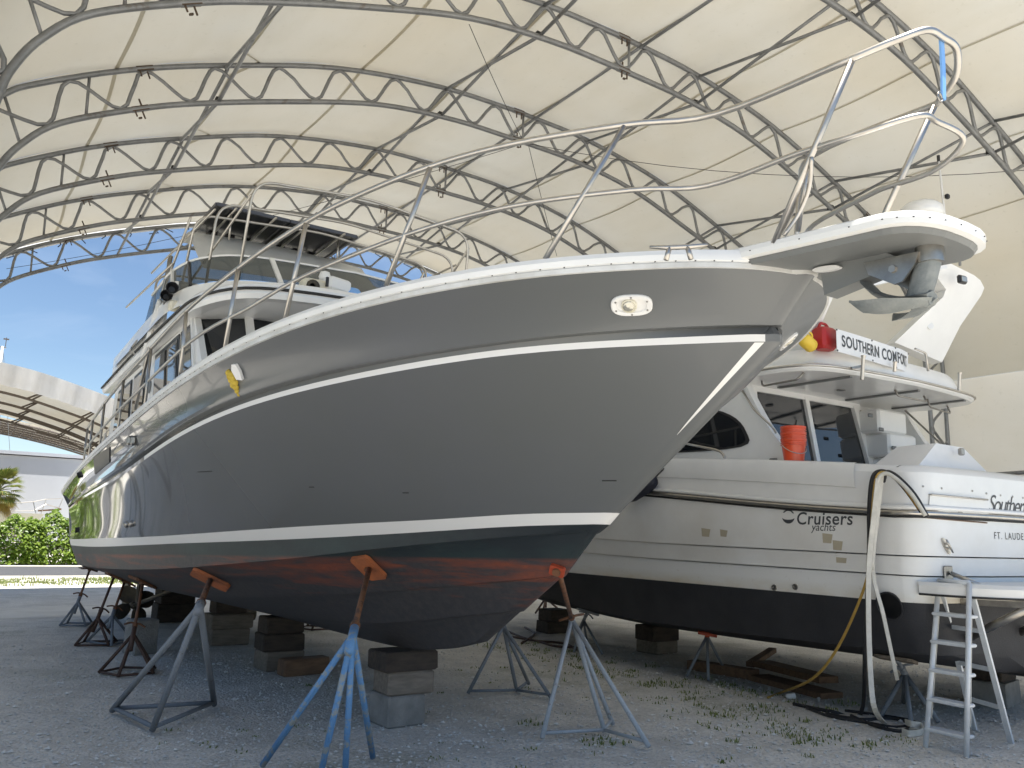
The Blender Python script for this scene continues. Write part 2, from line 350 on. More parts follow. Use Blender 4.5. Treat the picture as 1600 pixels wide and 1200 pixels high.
MAT = dict(
    ground=mat_ground(),
    membrane=mat_membrane('cream_roof_membrane'), skirt=mat_membrane('grey_white_wall_membrane', (.72, .71, .67), .30), seam=mat_membrane('membrane_weld_seam', (.68, .655, .565), .30),
    galv=M('galvanised_tube', (.27, .275, .28), .5, .55, .25, 6, spots=((.17, .15, .135), 3, .62)),
    galvlight=M('bright_galvanised', (.42, .45, .48), .45, .4, .25, 9, spots=((.24, .22, .20), 5, .62)),
    rustclamp=M('rusty_clamp', (.10, .068, .045), .8, 0, .4, 30, bump=.3),
    grey=mat_hullpaint(), bottom=mat_bottom(3.4, 9.5),
    greyflat=M('grey_paint_flat', (.165, .172, .17), .45, 0, .08, 2), 
    white=M('white_gelcoat', (.80, .80, .785), .28, 0, .07, 2.5, coat=.35), whitedirty=M('dirty_white_gelcoat', (.80, .80, .785), .36, 0, col2=(.72, .705, .67), vscale=1.6, spots=((.44, .42, .37), 7, .73), coat=.15),
    whitestripe=M('white_stripe_paint', (.76, .75, .73), .35), grime=M('cap_rail_white', (.66, .66, .645), .35, 0, col2=(.50, .49, .46), vscale=5, coat=.2),
    stained=mat_stained_white(), rubber=M('black_rubber', (.02, .02, .02), .65), steel=M('stainless_tube', (.56, .53, .485), .36, 1.0, .15, 12, rvar=.08), steeldull=M('dull_stainless', (.42, .40, .37), .35, 1.0, .25, 14),
    glass=mat_glass('dark_tinted_glass'), acrylic=mat_acrylic('smoked_acrylic'), black=M('black_frame', (.018, .018, .02), .4),
    solar=M('solar_backsheet', (.010, .011, .016), .25, 0, .4, 3, spots=((.05, .045, .042), 2.2, .60)), alu=M('aluminium_frame', (.10, .10, .11), .4, .7),
    canvas=M('white_canvas', (.66, .66, .64), .85, 0, .12, 3, bump=.15), tan=M('tan_vinyl', (.50, .46, .40), .7, 0, .1, 4),
    zinc=M('weathered_anchor', (.26, .275, .27), .55, .4, col2=(.15, .17, .175), vscale=9, spots=((.32, .32, .30), 16, .64), bump=.25, bscale=30),
    timber_dark=M('dark_wet_timber', (.075, .058, .045), .85, 0, col2=(.035, .028, .024), vscale=3, stretch=(2, 9, 9), spots=((.20, .19, .17), 24, .70), bump=.5),
    timber=M('weathered_timber', (.25, .215, .175), .85, 0, col2=(.15, .125, .10), vscale=2.4, stretch=(2, 10, 10), spots=((.07, .065, .06), 7, .68), bump=.4),
    plank=M('brown_plank', (.22, .13, .075), .8, 0, col2=(.13, .075, .045), vscale=2.5, stretch=(2, 10, 10), bump=.4),
    concrete=M('concrete_block', (.30, .29, .27), .92, 0, col2=(.19, .185, .175), vscale=5, spots=((.12, .115, .11), 12, .66), bump=.6, bscale=50),
    stand_grey=mat_rust('grey_galvanised_stand', (.20, .22, .245), (.13, .10, .085), .62), stand_bright=mat_rust('bright_galvanised_stand', (.40, .43, .46), (.22, .19, .17), .64),
    stand_blue=mat_rust('flaking_blue_paint', (.115, .27, .50), (.30, .32, .31), .51), rust=mat_rust('rusted_steel', (.17, .075, .035), (.085, .045, .028), .5),
    rust_dark=mat_rust('dark_rusted_steel', (.075, .04, .028), (.12, .06, .035), .55), orange=M('orange_painted_pad', (.42, .12, .035), .7, 0, col2=(.24, .085, .04), vscale=8, bump=.3),
    redpaint=M('red_orange_pad', (.45, .07, .025), .6, 0, .3, 10), ladder=M('white_painted_ladder', (.66, .69, .72), .4, .1, .12, 14, spots=((.36, .35, .33), 20, .68)),
    bucket=M('orange_bucket', (.72, .085, .025), .4, 0, .2, 6, coat=.2), can=M('red_can', (.42, .02, .02), .4, 0, .15, 6), yellow=M('yellow_plastic', (.75, .52, .05), .5), foam=M('yellow_foam', (.70, .50, .07), .9, 0, .35, 20, bump=.6, bscale=30),
    hose_w=M('flat_white_hose', (.62, .60, .54), .7, 0, .2, 14), hose_b=M('black_cable', (.02, .02, .022), .6), hose_y=M('yellow_hose', (.46, .29, .06), .6, 0, .25, 14),
    print_=M('dark_grey_lettering', (.055, .06, .065), .5), banner=M('white_vinyl_banner', (.76, .77, .78), .55, 0, .05, 4), blue=M('light_blue_rope_cover', (.20, .42, .80), .5), navy=M('navy_fender', (.012, .014, .026), .6),
    lens=M('lamp_lens', (.55, .53, .46), .08, .6), bronze=M('bronze_prop', (.09, .075, .05), .5, .5, col2=(.05, .045, .04), vscale=10), cream=M('cream_plastic', (.66, .62, .50), .5),
    black_bottom=M('black_antifouling', (.020, .021, .025), .7, 0, col2=(.032, .032, .037), vscale=2.2, bump=.2), stain=M('tan_stain', (.45, .40, .30), .6),
    asphalt=M('asphalt_road', (.085, .085, .09), .9, 0, .15, 3, bump=.3, bscale=80), sunlit_band=M('painted_sunlit_gravel', (.74, .70, .62), .95, 0, col2=(.62, .58, .51), vscale=1.2, bump=.5), verge=M('white_shell_verge', (.52, .49, .43), .95, 0, .2, 5, bump=.5),
    leaf=mat_leaf('hedge_leaves', (.085, .17, .018), (.26, .36, .045)), leafdk=mat_leaf('dark_leaves', (.028, .07, .014), (.09, .15, .025)), palm=mat_leaf('palm_fronds', (.07, .13, .02), (.22, .21, .05)), palmdry=mat_leaf('dry_palm_fronds', (.32, .22, .05), (.42, .30, .08)),
    bark=M('bark', (.12, .09, .065), .9, 0, .4, 12, bump=.6), grass=mat_leaf('grass_blades', (.085, .14, .03), (.26, .29, .09), .3, .7), shed=M('white_shed_wall', (.50, .52, .56), .6, 0, .05, .6), stone=M('pale_stones', (.82, .80, .76), .9, 0, col2=(.50, .485, .455), vscale=1.3),
    farbeam=M('far_beam_brown', (.105, .085, .07), .7), hullcream=M('cream_hull', (.62, .60, .50), .4),
)

# ================================================================== ground, road
def sheet(name, x0, x1, y0, y1, z, mat, nx=2, ny=2, wob=0.0, label=None):
    rows = []
    for j in range(ny):
        r = []
        for i in range(nx):
            x = x0 + (x1-x0)*i/(nx-1); y = y0 + (y1-y0)*j/(ny-1)
            if wob and j in (0, ny-1): y += random.uniform(-wob, wob)
            r.append((x, y, z))
        rows.append(r)
    return MB().grid(rows).build(name, mat, kind='structure', label=label)
sheet('ground', -600, 600, -600, 900, 0.0, MAT['ground'], label='pale crushed shell gravel yard under the boats')
sheet('sunlit_strip', -60, 60, 16.4, 18.3, .004, MAT['sunlit_band'], 80, 6, .16, label='pale strip painted as a sunlit band across the gravel behind the grey stern')  # pale colour painted in for a band of sunlight on the gravel
sheet('road', -120, 120, 28.8, 34.4, .010, MAT['asphalt'], 2, 2, 0, label='grey asphalt road in front of the hedge')
sheet('verge', -120, 120, 27.0, 28.8, .006, MAT['verge'], 120, 3, .12, label='white shell verge along the road')
sheet('verge', -120, 120, 34.4, 35.0, .006, MAT['verge'], 120, 3, .1, label='white shell verge under the hedge')
def blades(name, spots, h0, h1, wid, label, mat=None):
    V = []; F = []
    for (x, y, n, r, hs) in spots:
        for _ in range(n):
            a = random.uniform(0, 2*math.pi); q = r*math.sqrt(random.random()); bx, by = x+q*math.cos(a), y+q*math.sin(a)
            h = random.uniform(h0, h1)*hs; l = random.uniform(.2, .9)*h; b = random.uniform(0, 2*math.pi); ww = wid*random.uniform(.6, 1.4)
            dx, dy = math.cos(b), math.sin(b); k = len(V)
            V += [(bx-dy*ww, by+dx*ww, 0), (bx+dy*ww, by-dx*ww, 0), (bx+dx*l*.4+dy*ww*.6, by+dy*l*.4-dx*ww*.6, h*.6), (bx+dx*l*.4-dy*ww*.6, by+dy*l*.4+dx*ww*.6, h*.6), (bx+dx*l, by+dy*l, h)]
            F += [(k, k+1, k+2, k+3), (k+3, k+2, k+4)]
    return mk(name, V, F, mat or MAT['grass'], kind='stuff', label=label, cat='grass')
sp = [(random.uniform(-8, 14), random.uniform(24.4, 27.3), 22, .35, random.uniform(.5, 1.1)) for _ in range(520)]
blades('verge_grass', sp, .04, .11, .012, 'short dry green grass strip in front of the road')
# weeds along the white yacht and between the stones
sp = []
for _ in range(120):
    t = random.random(); y = 4.2 + 6.5*t; x = 6.3 + .9*t + random.gauss(0, .38); sp.append((x, y, random.randint(8, 30), random.uniform(.05, .2), random.uniform(.5, 1.4)))
for _ in range(90):
    sp.append((random.uniform(1.2, 8.0), random.uniform(3.6, 9), random.randint(4, 12), random.uniform(.03, .09), random.uniform(.3, .8)))
for px, py in [(960, 1160), (930, 1162), (830, 1130), (1160, 1078), (1190, 1084), (1250, 1100), (1290, 1110), (1130, 1070), (1320, 1100)]:
    p = onz(px, py); sp.append((p.x, p.y, 40, .14, 1.1))
blades('weeds', sp, .008, .042, .006, 'small green weeds growing through the gravel')
# loose stones
V = []; F = []; ico = [(0, 0, 1), (.9, 0, .3), (.28, .85, .3), (-.72, .53, .3), (-.72, -.53, .3), (.28, -.85, .3), (0, 0, -.4)]
icf = [(0, 1, 2), (0, 2, 3), (0, 3, 4), (0, 4, 5), (0, 5, 1), (6, 2, 1), (6, 3, 2), (6, 4, 3), (6, 5, 4), (6, 1, 5)]
for _ in range(21000):
    d = 3.6 + 9.5*random.random()**1.7; a = YAW + random.uniform(-.62, .62); x, y = d*math.sin(a), d*math.cos(a)
    s = random.uniform(.006, .018) * (1.7 if random.random() < .07 else 1); q = random.uniform(0, 6.28); k = len(V); fl = random.uniform(.45, .9)
    for (u, v_, w_) in ico:
        u, v_ = u*random.uniform(.7, 1.3), v_*random.uniform(.7, 1.3)
        V.append((x + s*(u*math.cos(q)-v_*math.sin(q)), y + s*(u*math.sin(q)+v_*math.cos(q)), s*w_*fl + s*.15))
    F += [tuple(i+k for i in f) for f in icf]
mk('gravel_stones', V, F, MAT['stone'], kind='stuff', label='loose pale gravel stones scattered over the yard', cat='gravel')

# ================================================================== the arched fabric shelter
XA = 8.27; SP = 3.05; ARY = [3.081*SP + SP*i for i in range(-2, 5)]
LOW = [(0, 9.08), (1.4, 9.05), (2.9, 8.86), (4.5, 8.38), (5.85, 7.90), (6.63, 7.56), (7.6, 7.03), (8.03, 6.58), (8.25, 6.17), (8.34, 5.82), (8.46, 5.0), (8.5, 4.0), (8.51, 0)]
UPP = [(0, 9.67), (1.7, 9.60), (3.7, 9.26), (5.6, 8.62), (6.9, 8.07), (7.97, 7.48), (8.3, 7.22), (8.72, 6.72), (8.98, 6.1), (9.08, 5.4), (9.1, 4.5), (9.1, 0)]
def prof(tab, n=5):
    half = smooth_path([(d, z, 0) for d, z in tab], n)
    L = [(-p.x, p.y) for p in half][::-1]; R_ = [(p.x, p.y) for p in half][1:]
    return L + R_
PL, PU = prof(LOW), prof(UPP)
def resample(P, s):
    pts = [Vector((x, z)) for x, z in P]; acc = [0]
    for a, b in zip(pts, pts[1:]): acc.append(acc[-1]+(b-a).length)
    def at(q):
        q = min(max(q, 0), acc[-1]); i = int(min(max(np.searchsorted(acc, q)-1, 0), len(pts)-2)); t = (q-acc[i])/max(acc[i+1]-acc[i], 1e-9)
        return pts[i].lerp(pts[i+1], t)
    return at, acc[-1]
aL, lenL = resample(PL, 0); aU, lenU = resample(PU, 0)
def zat(tab, d):
    P = prof(tab); best = None
    for (x0, z0), (x1, z1) in zip(P, P[1:]):
        if x0 <= d <= x1 and x1 > x0: return z0 + (z1-z0)*(d-x0)/(x1-x0)
    return P[-1][1]
shelter = thing('fabric_shelter', (XA, 12, 0), 'large arched cream fabric shelter on curved steel trusses over both yachts', 'shelter')
# nearest point of the upper chord to a point of the lower chord
ups = [aU(lenU*i/1200) for i in range(1201)]
def opp(p): return min(ups, key=lambda q: (q-p).length_squared)
WAVE = []; NW = 30; ncv = 10
for i in range(NW*ncv+1):
    q = lenL*(i/(NW*ncv)); p = aL(q); o = opp(p); ph = (i/ncv) % 1.0
    tri = 1-abs(2*ph-1); tri = 0.5 - 0.5*math.cos(math.pi*min(max((tri-.06)/.88, 0), 1)) if True else tri
    tri = .5*tri + .5*min(max((1-abs(2*ph-1)-.1)/.8, 0), 1)
    WAVE.append(p.lerp(o, .07 + .86*tri))
def tr(P, y): return [(XA + p[0], y, p[1]) for p in P]
protoT = None
for k, y in enumerate(ARY):
    if protoT is None:
        t = MB().tube(tr(PL, y), .046, 8).build('arch_truss', MAT['galv'], shelter, True)
        MB().tube(tr(PU, y), .044, 8).build('upper_chord', MAT['galv'], t, True)
        MB().tube(tr(WAVE, y), .029, 6).build('web_tube', MAT['galv'], t, True)
        for s in (-1, 1):
            for fr in (.115, .150, .185, .218, .250):
                q = lenL*fr; a = aL(q); o = opp(a); q2 = lenL*(fr+.0095); o2 = opp(aL(q2))
                sg = [(XA - s*abs(a.x), y, a.y), (XA - s*abs(o2.x), y, o2.y)]
                MB().tube(sg, .021, 6).build('strut', MAT['galv'], t, True)
        MB().tube([(XA+.12, y, 9.08), (XA+.12, y, 9.66)], .024, 6).build('strut', MAT['galv'], t, True)
        for dx in (-6.63, 0.0, 6.63):
            for tab, ups_ in ((LOW, False), (UPP, True)):
                zc = zat(tab, dx); sl = (zat(tab, dx+.1)-zat(tab, dx-.1))/.2; R3 = Matrix.Rotation(-math.atan(sl), 3, 'Y')
                b = MB().box((XA+dx, y, zc), (.24, .075, .07), rot=R3)
                for e in (-.05, .06): b.box((XA+dx+e, y-.02, zc - .09), (.018, .02, .11), rot=R3)
                if not ups_: b.box((XA+dx, y+.02, zc+.10), (.022, .02, .12), rot=R3).box((XA+dx+.02, y, zc-.14), (.045, .035, .02), rot=R3)
                b.build('splice_clamp', MAT['rustclamp'], t)
        protoT = t; y0T = y
    else:
        c = copy_tree(protoT, shelter); c.location.y += y - y0T
# crossed braces and ridge purlin, bay by bay
for y0, y1 in zip(ARY, ARY[1:]):
    for dx in (-5.55, -1.68, 1.68, 5.45):
        zl, zu = zat(LOW, dx), zat(UPP, dx)
        MB().tube([(XA+dx, y0, zl+.02), (XA+dx+.06, y1, zu-.02)], .029, 6).build('cross_brace', MAT['galv'], shelter, True)
        MB().tube([(XA+dx+.09, y0, zu-.02), (XA+dx+.0, y1, zl+.02)], .029, 6).build('cross_brace', MAT['galv'], shelter, True)
        MB().box((XA+dx, y0+.05, zl+.06), (.08, .10, .08)).build('brace_clip', MAT['rubber'], shelter)
    MB().tube([(XA+.36, y0, 9.62), (XA+.36, y1, 9.62)], .029, 6).build('ridge_purlin', MAT['galv'], shelter, True)
    MB().tube([(XA+8.5, y0, 3.05), (XA+9.0, y1, 3.02)], .033, 6).build('wall_brace', MAT['galv'], shelter, True)
    MB().tube([(XA+9.0, y0, 3.12), (XA+8.5, y1, 2.98)], .033, 6).build('wall_brace', MAT['galv'], shelter, True)
# roof membrane, one panel for each bay, with welded seams along the building
PUo = []
for i in range(len(PU)):
    a, b = Vector(PU[max(i-1, 0)]), Vector(PU[min(i+1, len(PU)-1)]); t = (b-a).normalized(); nrm = Vector((-t.y, t.x)); p = Vector(PU[i]); PUo.append(p + nrm*.062)
def mem(i_or_p, v): 
    return i_or_p
LEFT_CUT = 5.2     # the left side wall is rolled up to this height
aO, lenO = resample([(p.x, p.y) for p in PUo], 0)
yedge = [ARY[0]-.9] + ARY[1:]
for kb in range(len(ARY)-1):
    y0, y1 = (ARY[0] if kb else 1.0), ARY[kb+1]  # first panel stretched out of view as an added overhang to control the sunlight
    y0 = ARY[kb] if kb else y0
    rows = []; NS = 90; NY = 8
    for j in range(NY+1):
        v = j/NY; y = y0 + (y1-y0)*v; r = []
        for i in range(NS+1):
            q = lenO*i/NS
            p = aO(q); e = aO(min(q+.05, lenO)); bq = aO(max(q-.05, 0)); tt = (e-bq).normalized(); nn = Vector((-tt.y, tt.x))
            sag = -.085*math.sin(math.pi*v)*(1 if p.y > 5 else .4); p = p + nn*(sag + .006*math.sin(7*v+q*3.1))
            r.append((XA+p.x, y, p.y))
        rows.append(r)
    # left wall rolled up: drop the columns below the cut on the -X side
    i0 = next(i for i in range(NS+1) if rows[0][i][2] > LEFT_CUT)
    # right wall: roof membrane ends at the skirt line
    i1 = max(i for i in range(NS+1) if rows[0][i][2] > 4.75 and rows[0][i][0] > XA)
    main = [r[i0:i1+1] for r in rows]; skirt = [r[i1:] for r in rows]
    pn = MB().grid(main, flip=True).build('roof_panel', MAT['membrane'], shelter, True)
    MB().grid([[(x+.012, y, z) for x, y, z in r] for r in skirt], flip=True).build('wall_skirt', MAT['skirt'], shelter, True)
    for dx in (-7.0, -5.15, -3.35, -1.5, .35, 2.2, 4.05, 5.9, 7.3):
        # underside weld strip
        path = []
        for j in range(NY+1):
            r = rows[j]; i = min(range(len(r)), key=lambda a: abs(r[a][0]-(XA+dx)) + (0 if r[a][2] > 6 else 99)); 
            a, b = r[i], r[i+1] if i+1 <= NS else r[i]
            path.append((r[i][0], r[i][1], r[i][2]-.012))
        MB().ribbon(path, (1, 0, 0), .05, .003).build('seam', MAT['seam'], pn)
# rolled edge and lacing at the far end
ye = ARY[-1]
edge = [(XA+p.x*1.0, ye+.10, p.y-.04) for p in PUo if not (p.x < -8 and p.y < LEFT_CUT)]
MB().tube(edge, .075, 8).build('rolled_hem', MAT['canvas'], shelter, True)
for i in range(46):
    q = lenO*(.14 + .72*i/45); p = aO(q); a = Vector((XA+p.x, ye+.12, p.y+.02)); 
    MB().tube([a, a + Vector((random.uniform(-.22, .22), -.10, -.16)), a + Vector((random.uniform(-.1, .1), -.12, -.24))], .012, 5).build('lacing_tie', MAT['rubber'], shelter)
# rolled-up left wall curtain
MB().tube([(XA+p.x, 1.0, p.y-.06) for p in PUo], .04, 8).build('added_front_hoop', MAT['galv'], shelter, True)  # unseen hoop added at the edge of the light-shaping roof overhang
MB().tube([(XA-9.15, 1.0, LEFT_CUT), (XA-9.15, ARY[-1], LEFT_CUT)], .11, 8).build('rolled_curtain', MAT['skirt'], shelter, True)
# slack wires hanging under the roof
def wire(a, b, sag=.25, name='tie_wire'):
    a, b = Vector(a), Vector(b); MB().tube([a.lerp(b, t/10) - Vector((0, 0, sag*4*(t/10)*(1-t/10))) for t in range(11)], .006, 4).build(name, MAT['hose_b'], shelter)
wire(ony(733, 38, ARY[2]), ony(820, 225, ARY[3]-.1), .05); wire(ony(828, 225, ARY[3]-.1), ony(1600, 266, ARY[1]), .35); wire(ony(820, 224, ARY[3]-.1), ony(10, 420, ARY[-1]), .25)
wire(ony(826, 228, ARY[3]-.1), ony(870, 400, ARY[4]), .05)

# ================================================================== background beyond the road
def leafcloud(name, c, rad, n, size, mat, parent, seed=0, shape=1.0, flat=.9):
    r_ = random.Random(seed); V = []; F = []
    lobes = [(Vector((r_.uniform(-.55, .55)*rad[0], r_.uniform(-.55, .55)*rad[1], r_.uniform(-.1, .45)*rad[2])), r_.uniform(.42, .66)) for _ in range(9)]
    for _ in range(n):
        lc, lr = r_.choice(lobes); d = Vector((r_.gauss(0, 1), r_.gauss(0, 1), r_.gauss(0, 1))).normalized() * (r_.random()**.45)
        p = Vector(c) + lc + Vector((d.x*rad[0]*lr, d.y*rad[1]*lr, d.z*rad[2]*lr*flat))
        if p.z < .03: p.z = .03 + r_.random()*.25
        nrm = (d + Vector((r_.uniform(-.5, .5), r_.uniform(-.5, .5), r_.uniform(.1, .9)))).normalized(); a = nrm.orthogonal().normalized(); a = Matrix.Rotation(r_.uniform(0, 6.28), 3, nrm) @ a; b = nrm.cross(a)
        s = size*r_.uniform(.6, 1.35); k = len(V)
        V += [p-a*s, p-b*s*.5+nrm*s*.08, p+a*s, p+b*s*.5+nrm*s*.08]; F.append((k, k+1, k+2, k+3))
    return mk(name, V, F, mat, parent)
def shrub(x, y, rx, h, label, seed, n=1500, size=.085, mat='leaf', group='shrubs of the roadside hedge', ry=None):
    s = thing('hedge_shrub', (x, y, 0), label, 'shrub', group)
    r_ = random.Random(seed); V = []; F = []; ryy = ry or rx*.62
    for _ in range(n):
        u, v_, w_ = r_.uniform(-1, 1), r_.uniform(-1, 1), r_.random()
        ax_ = r_.randint(0, 3)
        if ax_ == 0: v_ = -1 + abs(r_.gauss(0, .22))
        elif ax_ == 1: w_ = 1 - abs(r_.gauss(0, .12))
        bul = 1 + .10*math.sin(u*5+seed) + .10*math.sin(w_*6+u*3+seed*1.7)
        z = .04 + w_*h*(1-.16*u*u)*(1+.09*math.sin(u*7+seed)+.05*math.sin(v_*5+seed)); p = Vector((x+u*rx*(1-.12*w_), y+v_*ryy*bul*(1-.25*w_**3), z))
        nrm = Vector((u*.5+r_.uniform(-.6, .6), v_*.8+r_.uniform(-.6, .6), .35+w_*.5+r_.uniform(-.3, .6))).normalized(); a = Matrix.Rotation(r_.uniform(0, 6.28), 3, nrm) @ nrm.orthogonal().normalized(); b = nrm.cross(a); q = size*r_.uniform(.6, 1.35); k = len(V)
        V += [p-a*q, p-b*q*.55+nrm*q*.1, p+a*q, p+b*q*.55+nrm*q*.1]; F.append((k, k+1, k+2, k+3))
    mk('foliage', V, F, MAT[mat], s)
    b = MB()
    for q in range(5):
        an = q*1.26+seed; b.tube(smooth_path([(x+.05*math.cos(an), y+.05*math.sin(an), 0), (x+.3*rx*math.cos(an), y+.3*rx*math.sin(an), h*.35), (x+.55*rx*math.cos(an), y+.5*rx*math.sin(an), h*.75)], 3), [.03, .028, .026, .022, .02, .015, .01], 5)
    b.build('stem', MAT['bark'], s)
lab = 'leafy bright green shrub in the clipped hedge across the road'
hx = [-1.2, .6, 2.2, 3.6, 5.1, 6.7, 8.6, 10.8]
hh = [1.75, 1.85, 1.6, 1.8, 1.6, 1.9, 1.7, 1.8]
for i, (x, h) in enumerate(zip(hx, hh)):
    shrub(x, 36.3 + .2*math.sin(i*2.1), 1.15, h, lab, 100+i, 3600, .075)
for i in range(7): shrub(-11-1.2*math.sin(i*1.7), 8+4.2*i, 2.6, 4.2+1.2*math.sin(i*2.3), 'tall dark green bush standing outside the open left side', 300+i, 900, .26, 'leafdk', 'bushes outside the open left side')
# palm
_pp = ony(-4, 768, 39.0); PXx, PZz = _pp.x, _pp.z
pal = thing('palm_tree', (PXx, 39.0, 0), 'fan palm with drooping yellow lower fronds behind the hedge', 'palm tree')
pc = Vector((PXx, 39.0, PZz))
MB().tube([(PXx, 39, 0), (PXx+.05, 39, PZz*.4), (PXx+.03, 39, PZz*.7), (PXx, 39, PZz)], [.17, .15, .15, .14], 8).build('trunk', MAT['bark'], pal, True)
for i in range(44):
    an = i*2.4; el = math.radians(80 - 3.4*i + random.uniform(-8, 8)); L = random.uniform(.45, .75); dirv = Vector((math.cos(an)*math.cos(el), math.sin(an)*math.cos(el), math.sin(el)))
    b = MB(); tip = pc + dirv*L; b.tube([pc, pc+dirv*L*.5, tip + Vector((0, 0, -.06))], [.02, .015, .01], 4)
    sdv = dirv.cross(Vector((0, 0, 1))); sdv = sdv.normalized() if sdv.length > .05 else Vector((1, 0, 0)); upv = sdv.cross(dirv)
    for q in range(17):
        a2 = (q-8)/8*1.25; dd = dirv*math.cos(a2) + sdv*math.sin(a2); l2 = .62*(1-.2*abs(a2)); e = tip + dd*l2 + Vector((0, 0, -.22*l2)); mid = tip + dd*l2*.55 + Vector((0, 0, .02)); wv = (dd.cross(upv)).normalized()*.035
        b.add([tip, mid-wv, e, mid+wv], [(0, 1, 2, 3)])
    b.build('frond', MAT['palmdry'] if i > 31 else MAT['palm'], pal)
# second shelter
Y2 = 47.0; qR = ony(180, 617, Y2); X2 = qR.x - 8.9; dz2 = qR.z - zat(UPP, 6.6) - .45
sh2 = thing('fabric_shelter', (X2, Y2, 0), 'second fabric shelter beyond the hedge with wrinkled white front valance', 'shelter')
PU2 = [(x*1.35, z+dz2) for x, z in PU if z > .1]
for k in range(5):
    y = Y2 + 4.5*k; PL2 = [(x*1.30, z+dz2-.60) for x, z in PU if z > 3]
    t = MB().tube([(X2+x, y, z) for x, z in PU2], .06, 6).build('arch_truss', MAT['farbeam'], sh2)
    MB().tube([(X2+x, y, z) for x, z in PL2], .07, 6).build('lower_chord', MAT['farbeam'], t)
    n2 = 18
    for i in range(2, n2-1):
        a = PU2[int(len(PU2)*i/n2)]; c = PL2[min(int(len(PL2)*(i+.0)/n2), len(PL2)-1)]
        if a[1] > 5.5+dz2: 
            for e in (-.16, .16): MB().tube([(X2+a[0]+e*.4, y, a[1]), (X2+c[0]+e, y, c[1])], .05, 4).build('web_strut', MAT['farbeam'], t)
for kb in range(6):
    rows = [[(X2+x*1.005, Y2+3.6*kb+3.6*v, z+.09-.12*math.sin(math.pi*v)) for x, z in PU2] for v in (0, .25, .5, .75, 1)]
    MB().grid(rows, flip=True).build('roof_panel', MAT['membrane'], sh2, True)
vr = []
for i in range(len(PU2)*3-2):
    t = i/3; a = PU2[int(t)]; b_ = PU2[min(int(t)+1, len(PU2)-1)]; f_ = t-int(t); x, z = a[0]+(b_[0]-a[0])*f_, a[1]+(b_[1]-a[1])*f_
    vr.append((x, z))
rows = [[(X2+x*s_, Y2-.34-.09*math.sin(i*1.9)*e-.06*math.sin(i*.73)*e, z*s_+ (1-s_)*2 + o_) for i, (x, z) in enumerate(vr)] for s_, o_, e in ((1.005, .12, 0), (1.0, -.25, .6), (.995, -.62, 1), (.99, -.85, 1.2))]
MB().grid(rows, flip=False).build('front_valance', mat_membrane('white_valance', (.58, .57, .555), .25), sh2, True)
# shed wall behind, further dome
q0, q1 = ony(-60, 701, 74), ony(135, 716, 74)
shed = thing('storage_shed', (q0.x, 78, 0), 'long plain white storage shed behind the second shelter', 'shed')
MB().box(((q0.x-40+q1.x+25)/2, 79, q0.z/2-.1), (q1.x+25-q0.x+40, 9, q0.z-.2)).build('wall', MAT['shed'], shed)
MB().box(((q0.x-40+q1.x+25)/2, 79, q0.z+.0), (q1.x+25.6-q0.x+40, 9.6, .25)).build('roof', MAT['shed'], shed)
Y3 = 92; qd = ony(105, 705, Y3)
sh3 = thing('fabric_shelter', (qd.x-10, Y3, 0), 'distant dark shelter roof showing above the white shed', 'shelter')
rows = [[(qd.x-26+t*.9, Y3+v*14, max(.5, qd.z + 3.1 - .0105*(t*.9-14)**2*.9)) for t in range(34)] for v in (0, .5, 1)]
MB().grid(rows).build('roof_panel', MAT['membrane'], sh3, True)
for v in range(7):
    MB().tube([(p[0], Y3+v*2.2-.05, p[2]-.3) for p in rows[0]], .10, 4).build('rafter', MAT['farbeam'], sh3)
for t in range(2, 32): MB().tube([(rows[0][t][0], Y3-.1, rows[0][t][2]-.25), (rows[0][t][0], Y3+14, rows[0][t][2]-.25)], .08, 4).build('purlin', MAT['farbeam'], sh3)
# sailing boat behind the hedge
YS = 41.0
def Q(px, py, y=YS): return ony(px, py, y)
sb = thing('sailing_boat', (Q(30, 860).x, YS, 0), 'cream sailing boat hull with bow pulpit behind the hedge', 'boat')
bow = Q(70, 803); dk = Q(0, 806); x0 = bow.x-10
rows = []
for fz in (0, .35, .7, 1.0):
    r = []
    for i in range(15):
        t = i/14; x = x0 + (bow.x-.7*(1-fz)-x0)*t; hb = 1.7*(1-t**3.2)*(.35+.65*fz) ; r.append((x, YS-hb, .9 + (bow.z-.9+.0*(1-t))*fz))
    rows.append(r)
rb = [[(x, 2*YS-y, z) for x, y, z in r] for r in rows]
MB().grid(rows).grid(rb, flip=True).grid([rows[-1], rb[-1]]).build('hull', MAT['hullcream'], sb, True, auto=40)
MB().tube([(p[0], p[1]-.03, p[2]-.32) for p in rows[-1][:9]], .035, 5).build('rubbing_strake', MAT['farbeam'], sb)
for dy in (-.25, .25):
    for zz, a, b_ in ((780, 0, 98), (788, 0, 96)):
        pts = [Q(-60, zz+12, YS+dy*6), Q(52, zz+4+ (0 if zz == 780 else 6), YS+dy*3), Q(72, zz, YS+dy*2), Q(b_, zz-1+(0 if zz == 780 else 8), YS)]
        MB().tube(pts, .018, 5).build('rail', MAT['steel'], sb)
    MB().tube([Q(56, 802, YS+dy*3), Q(52, 784, YS+dy*3)], .016, 5).build('stanchion', MAT['steel'], sb)
    MB().tube([Q(64, 803, YS+dy*2), Q(72, 781, YS+dy*2)], .016, 5).build('stanchion', MAT['steel'], sb)
MB().tube([Q(90, 798, YS), Q(98, 780, YS)], .016, 5).build('stanchion', MAT['steel'], sb)
MB().beam(Q(60, 798), Q(95, 796), .45, .07).build('bowsprit', MAT['plank'], sb)
MB().tube([Q(93, 797), Q(66, 820)], .012, 4).build('bobstay', MAT['steel'], sb)
MB().box(Q(-10, 799)+Vector((-2, 0, .1)), (4.5, 1.6, .5), bev=.1).build('coachroof', MAT['white'], sb)
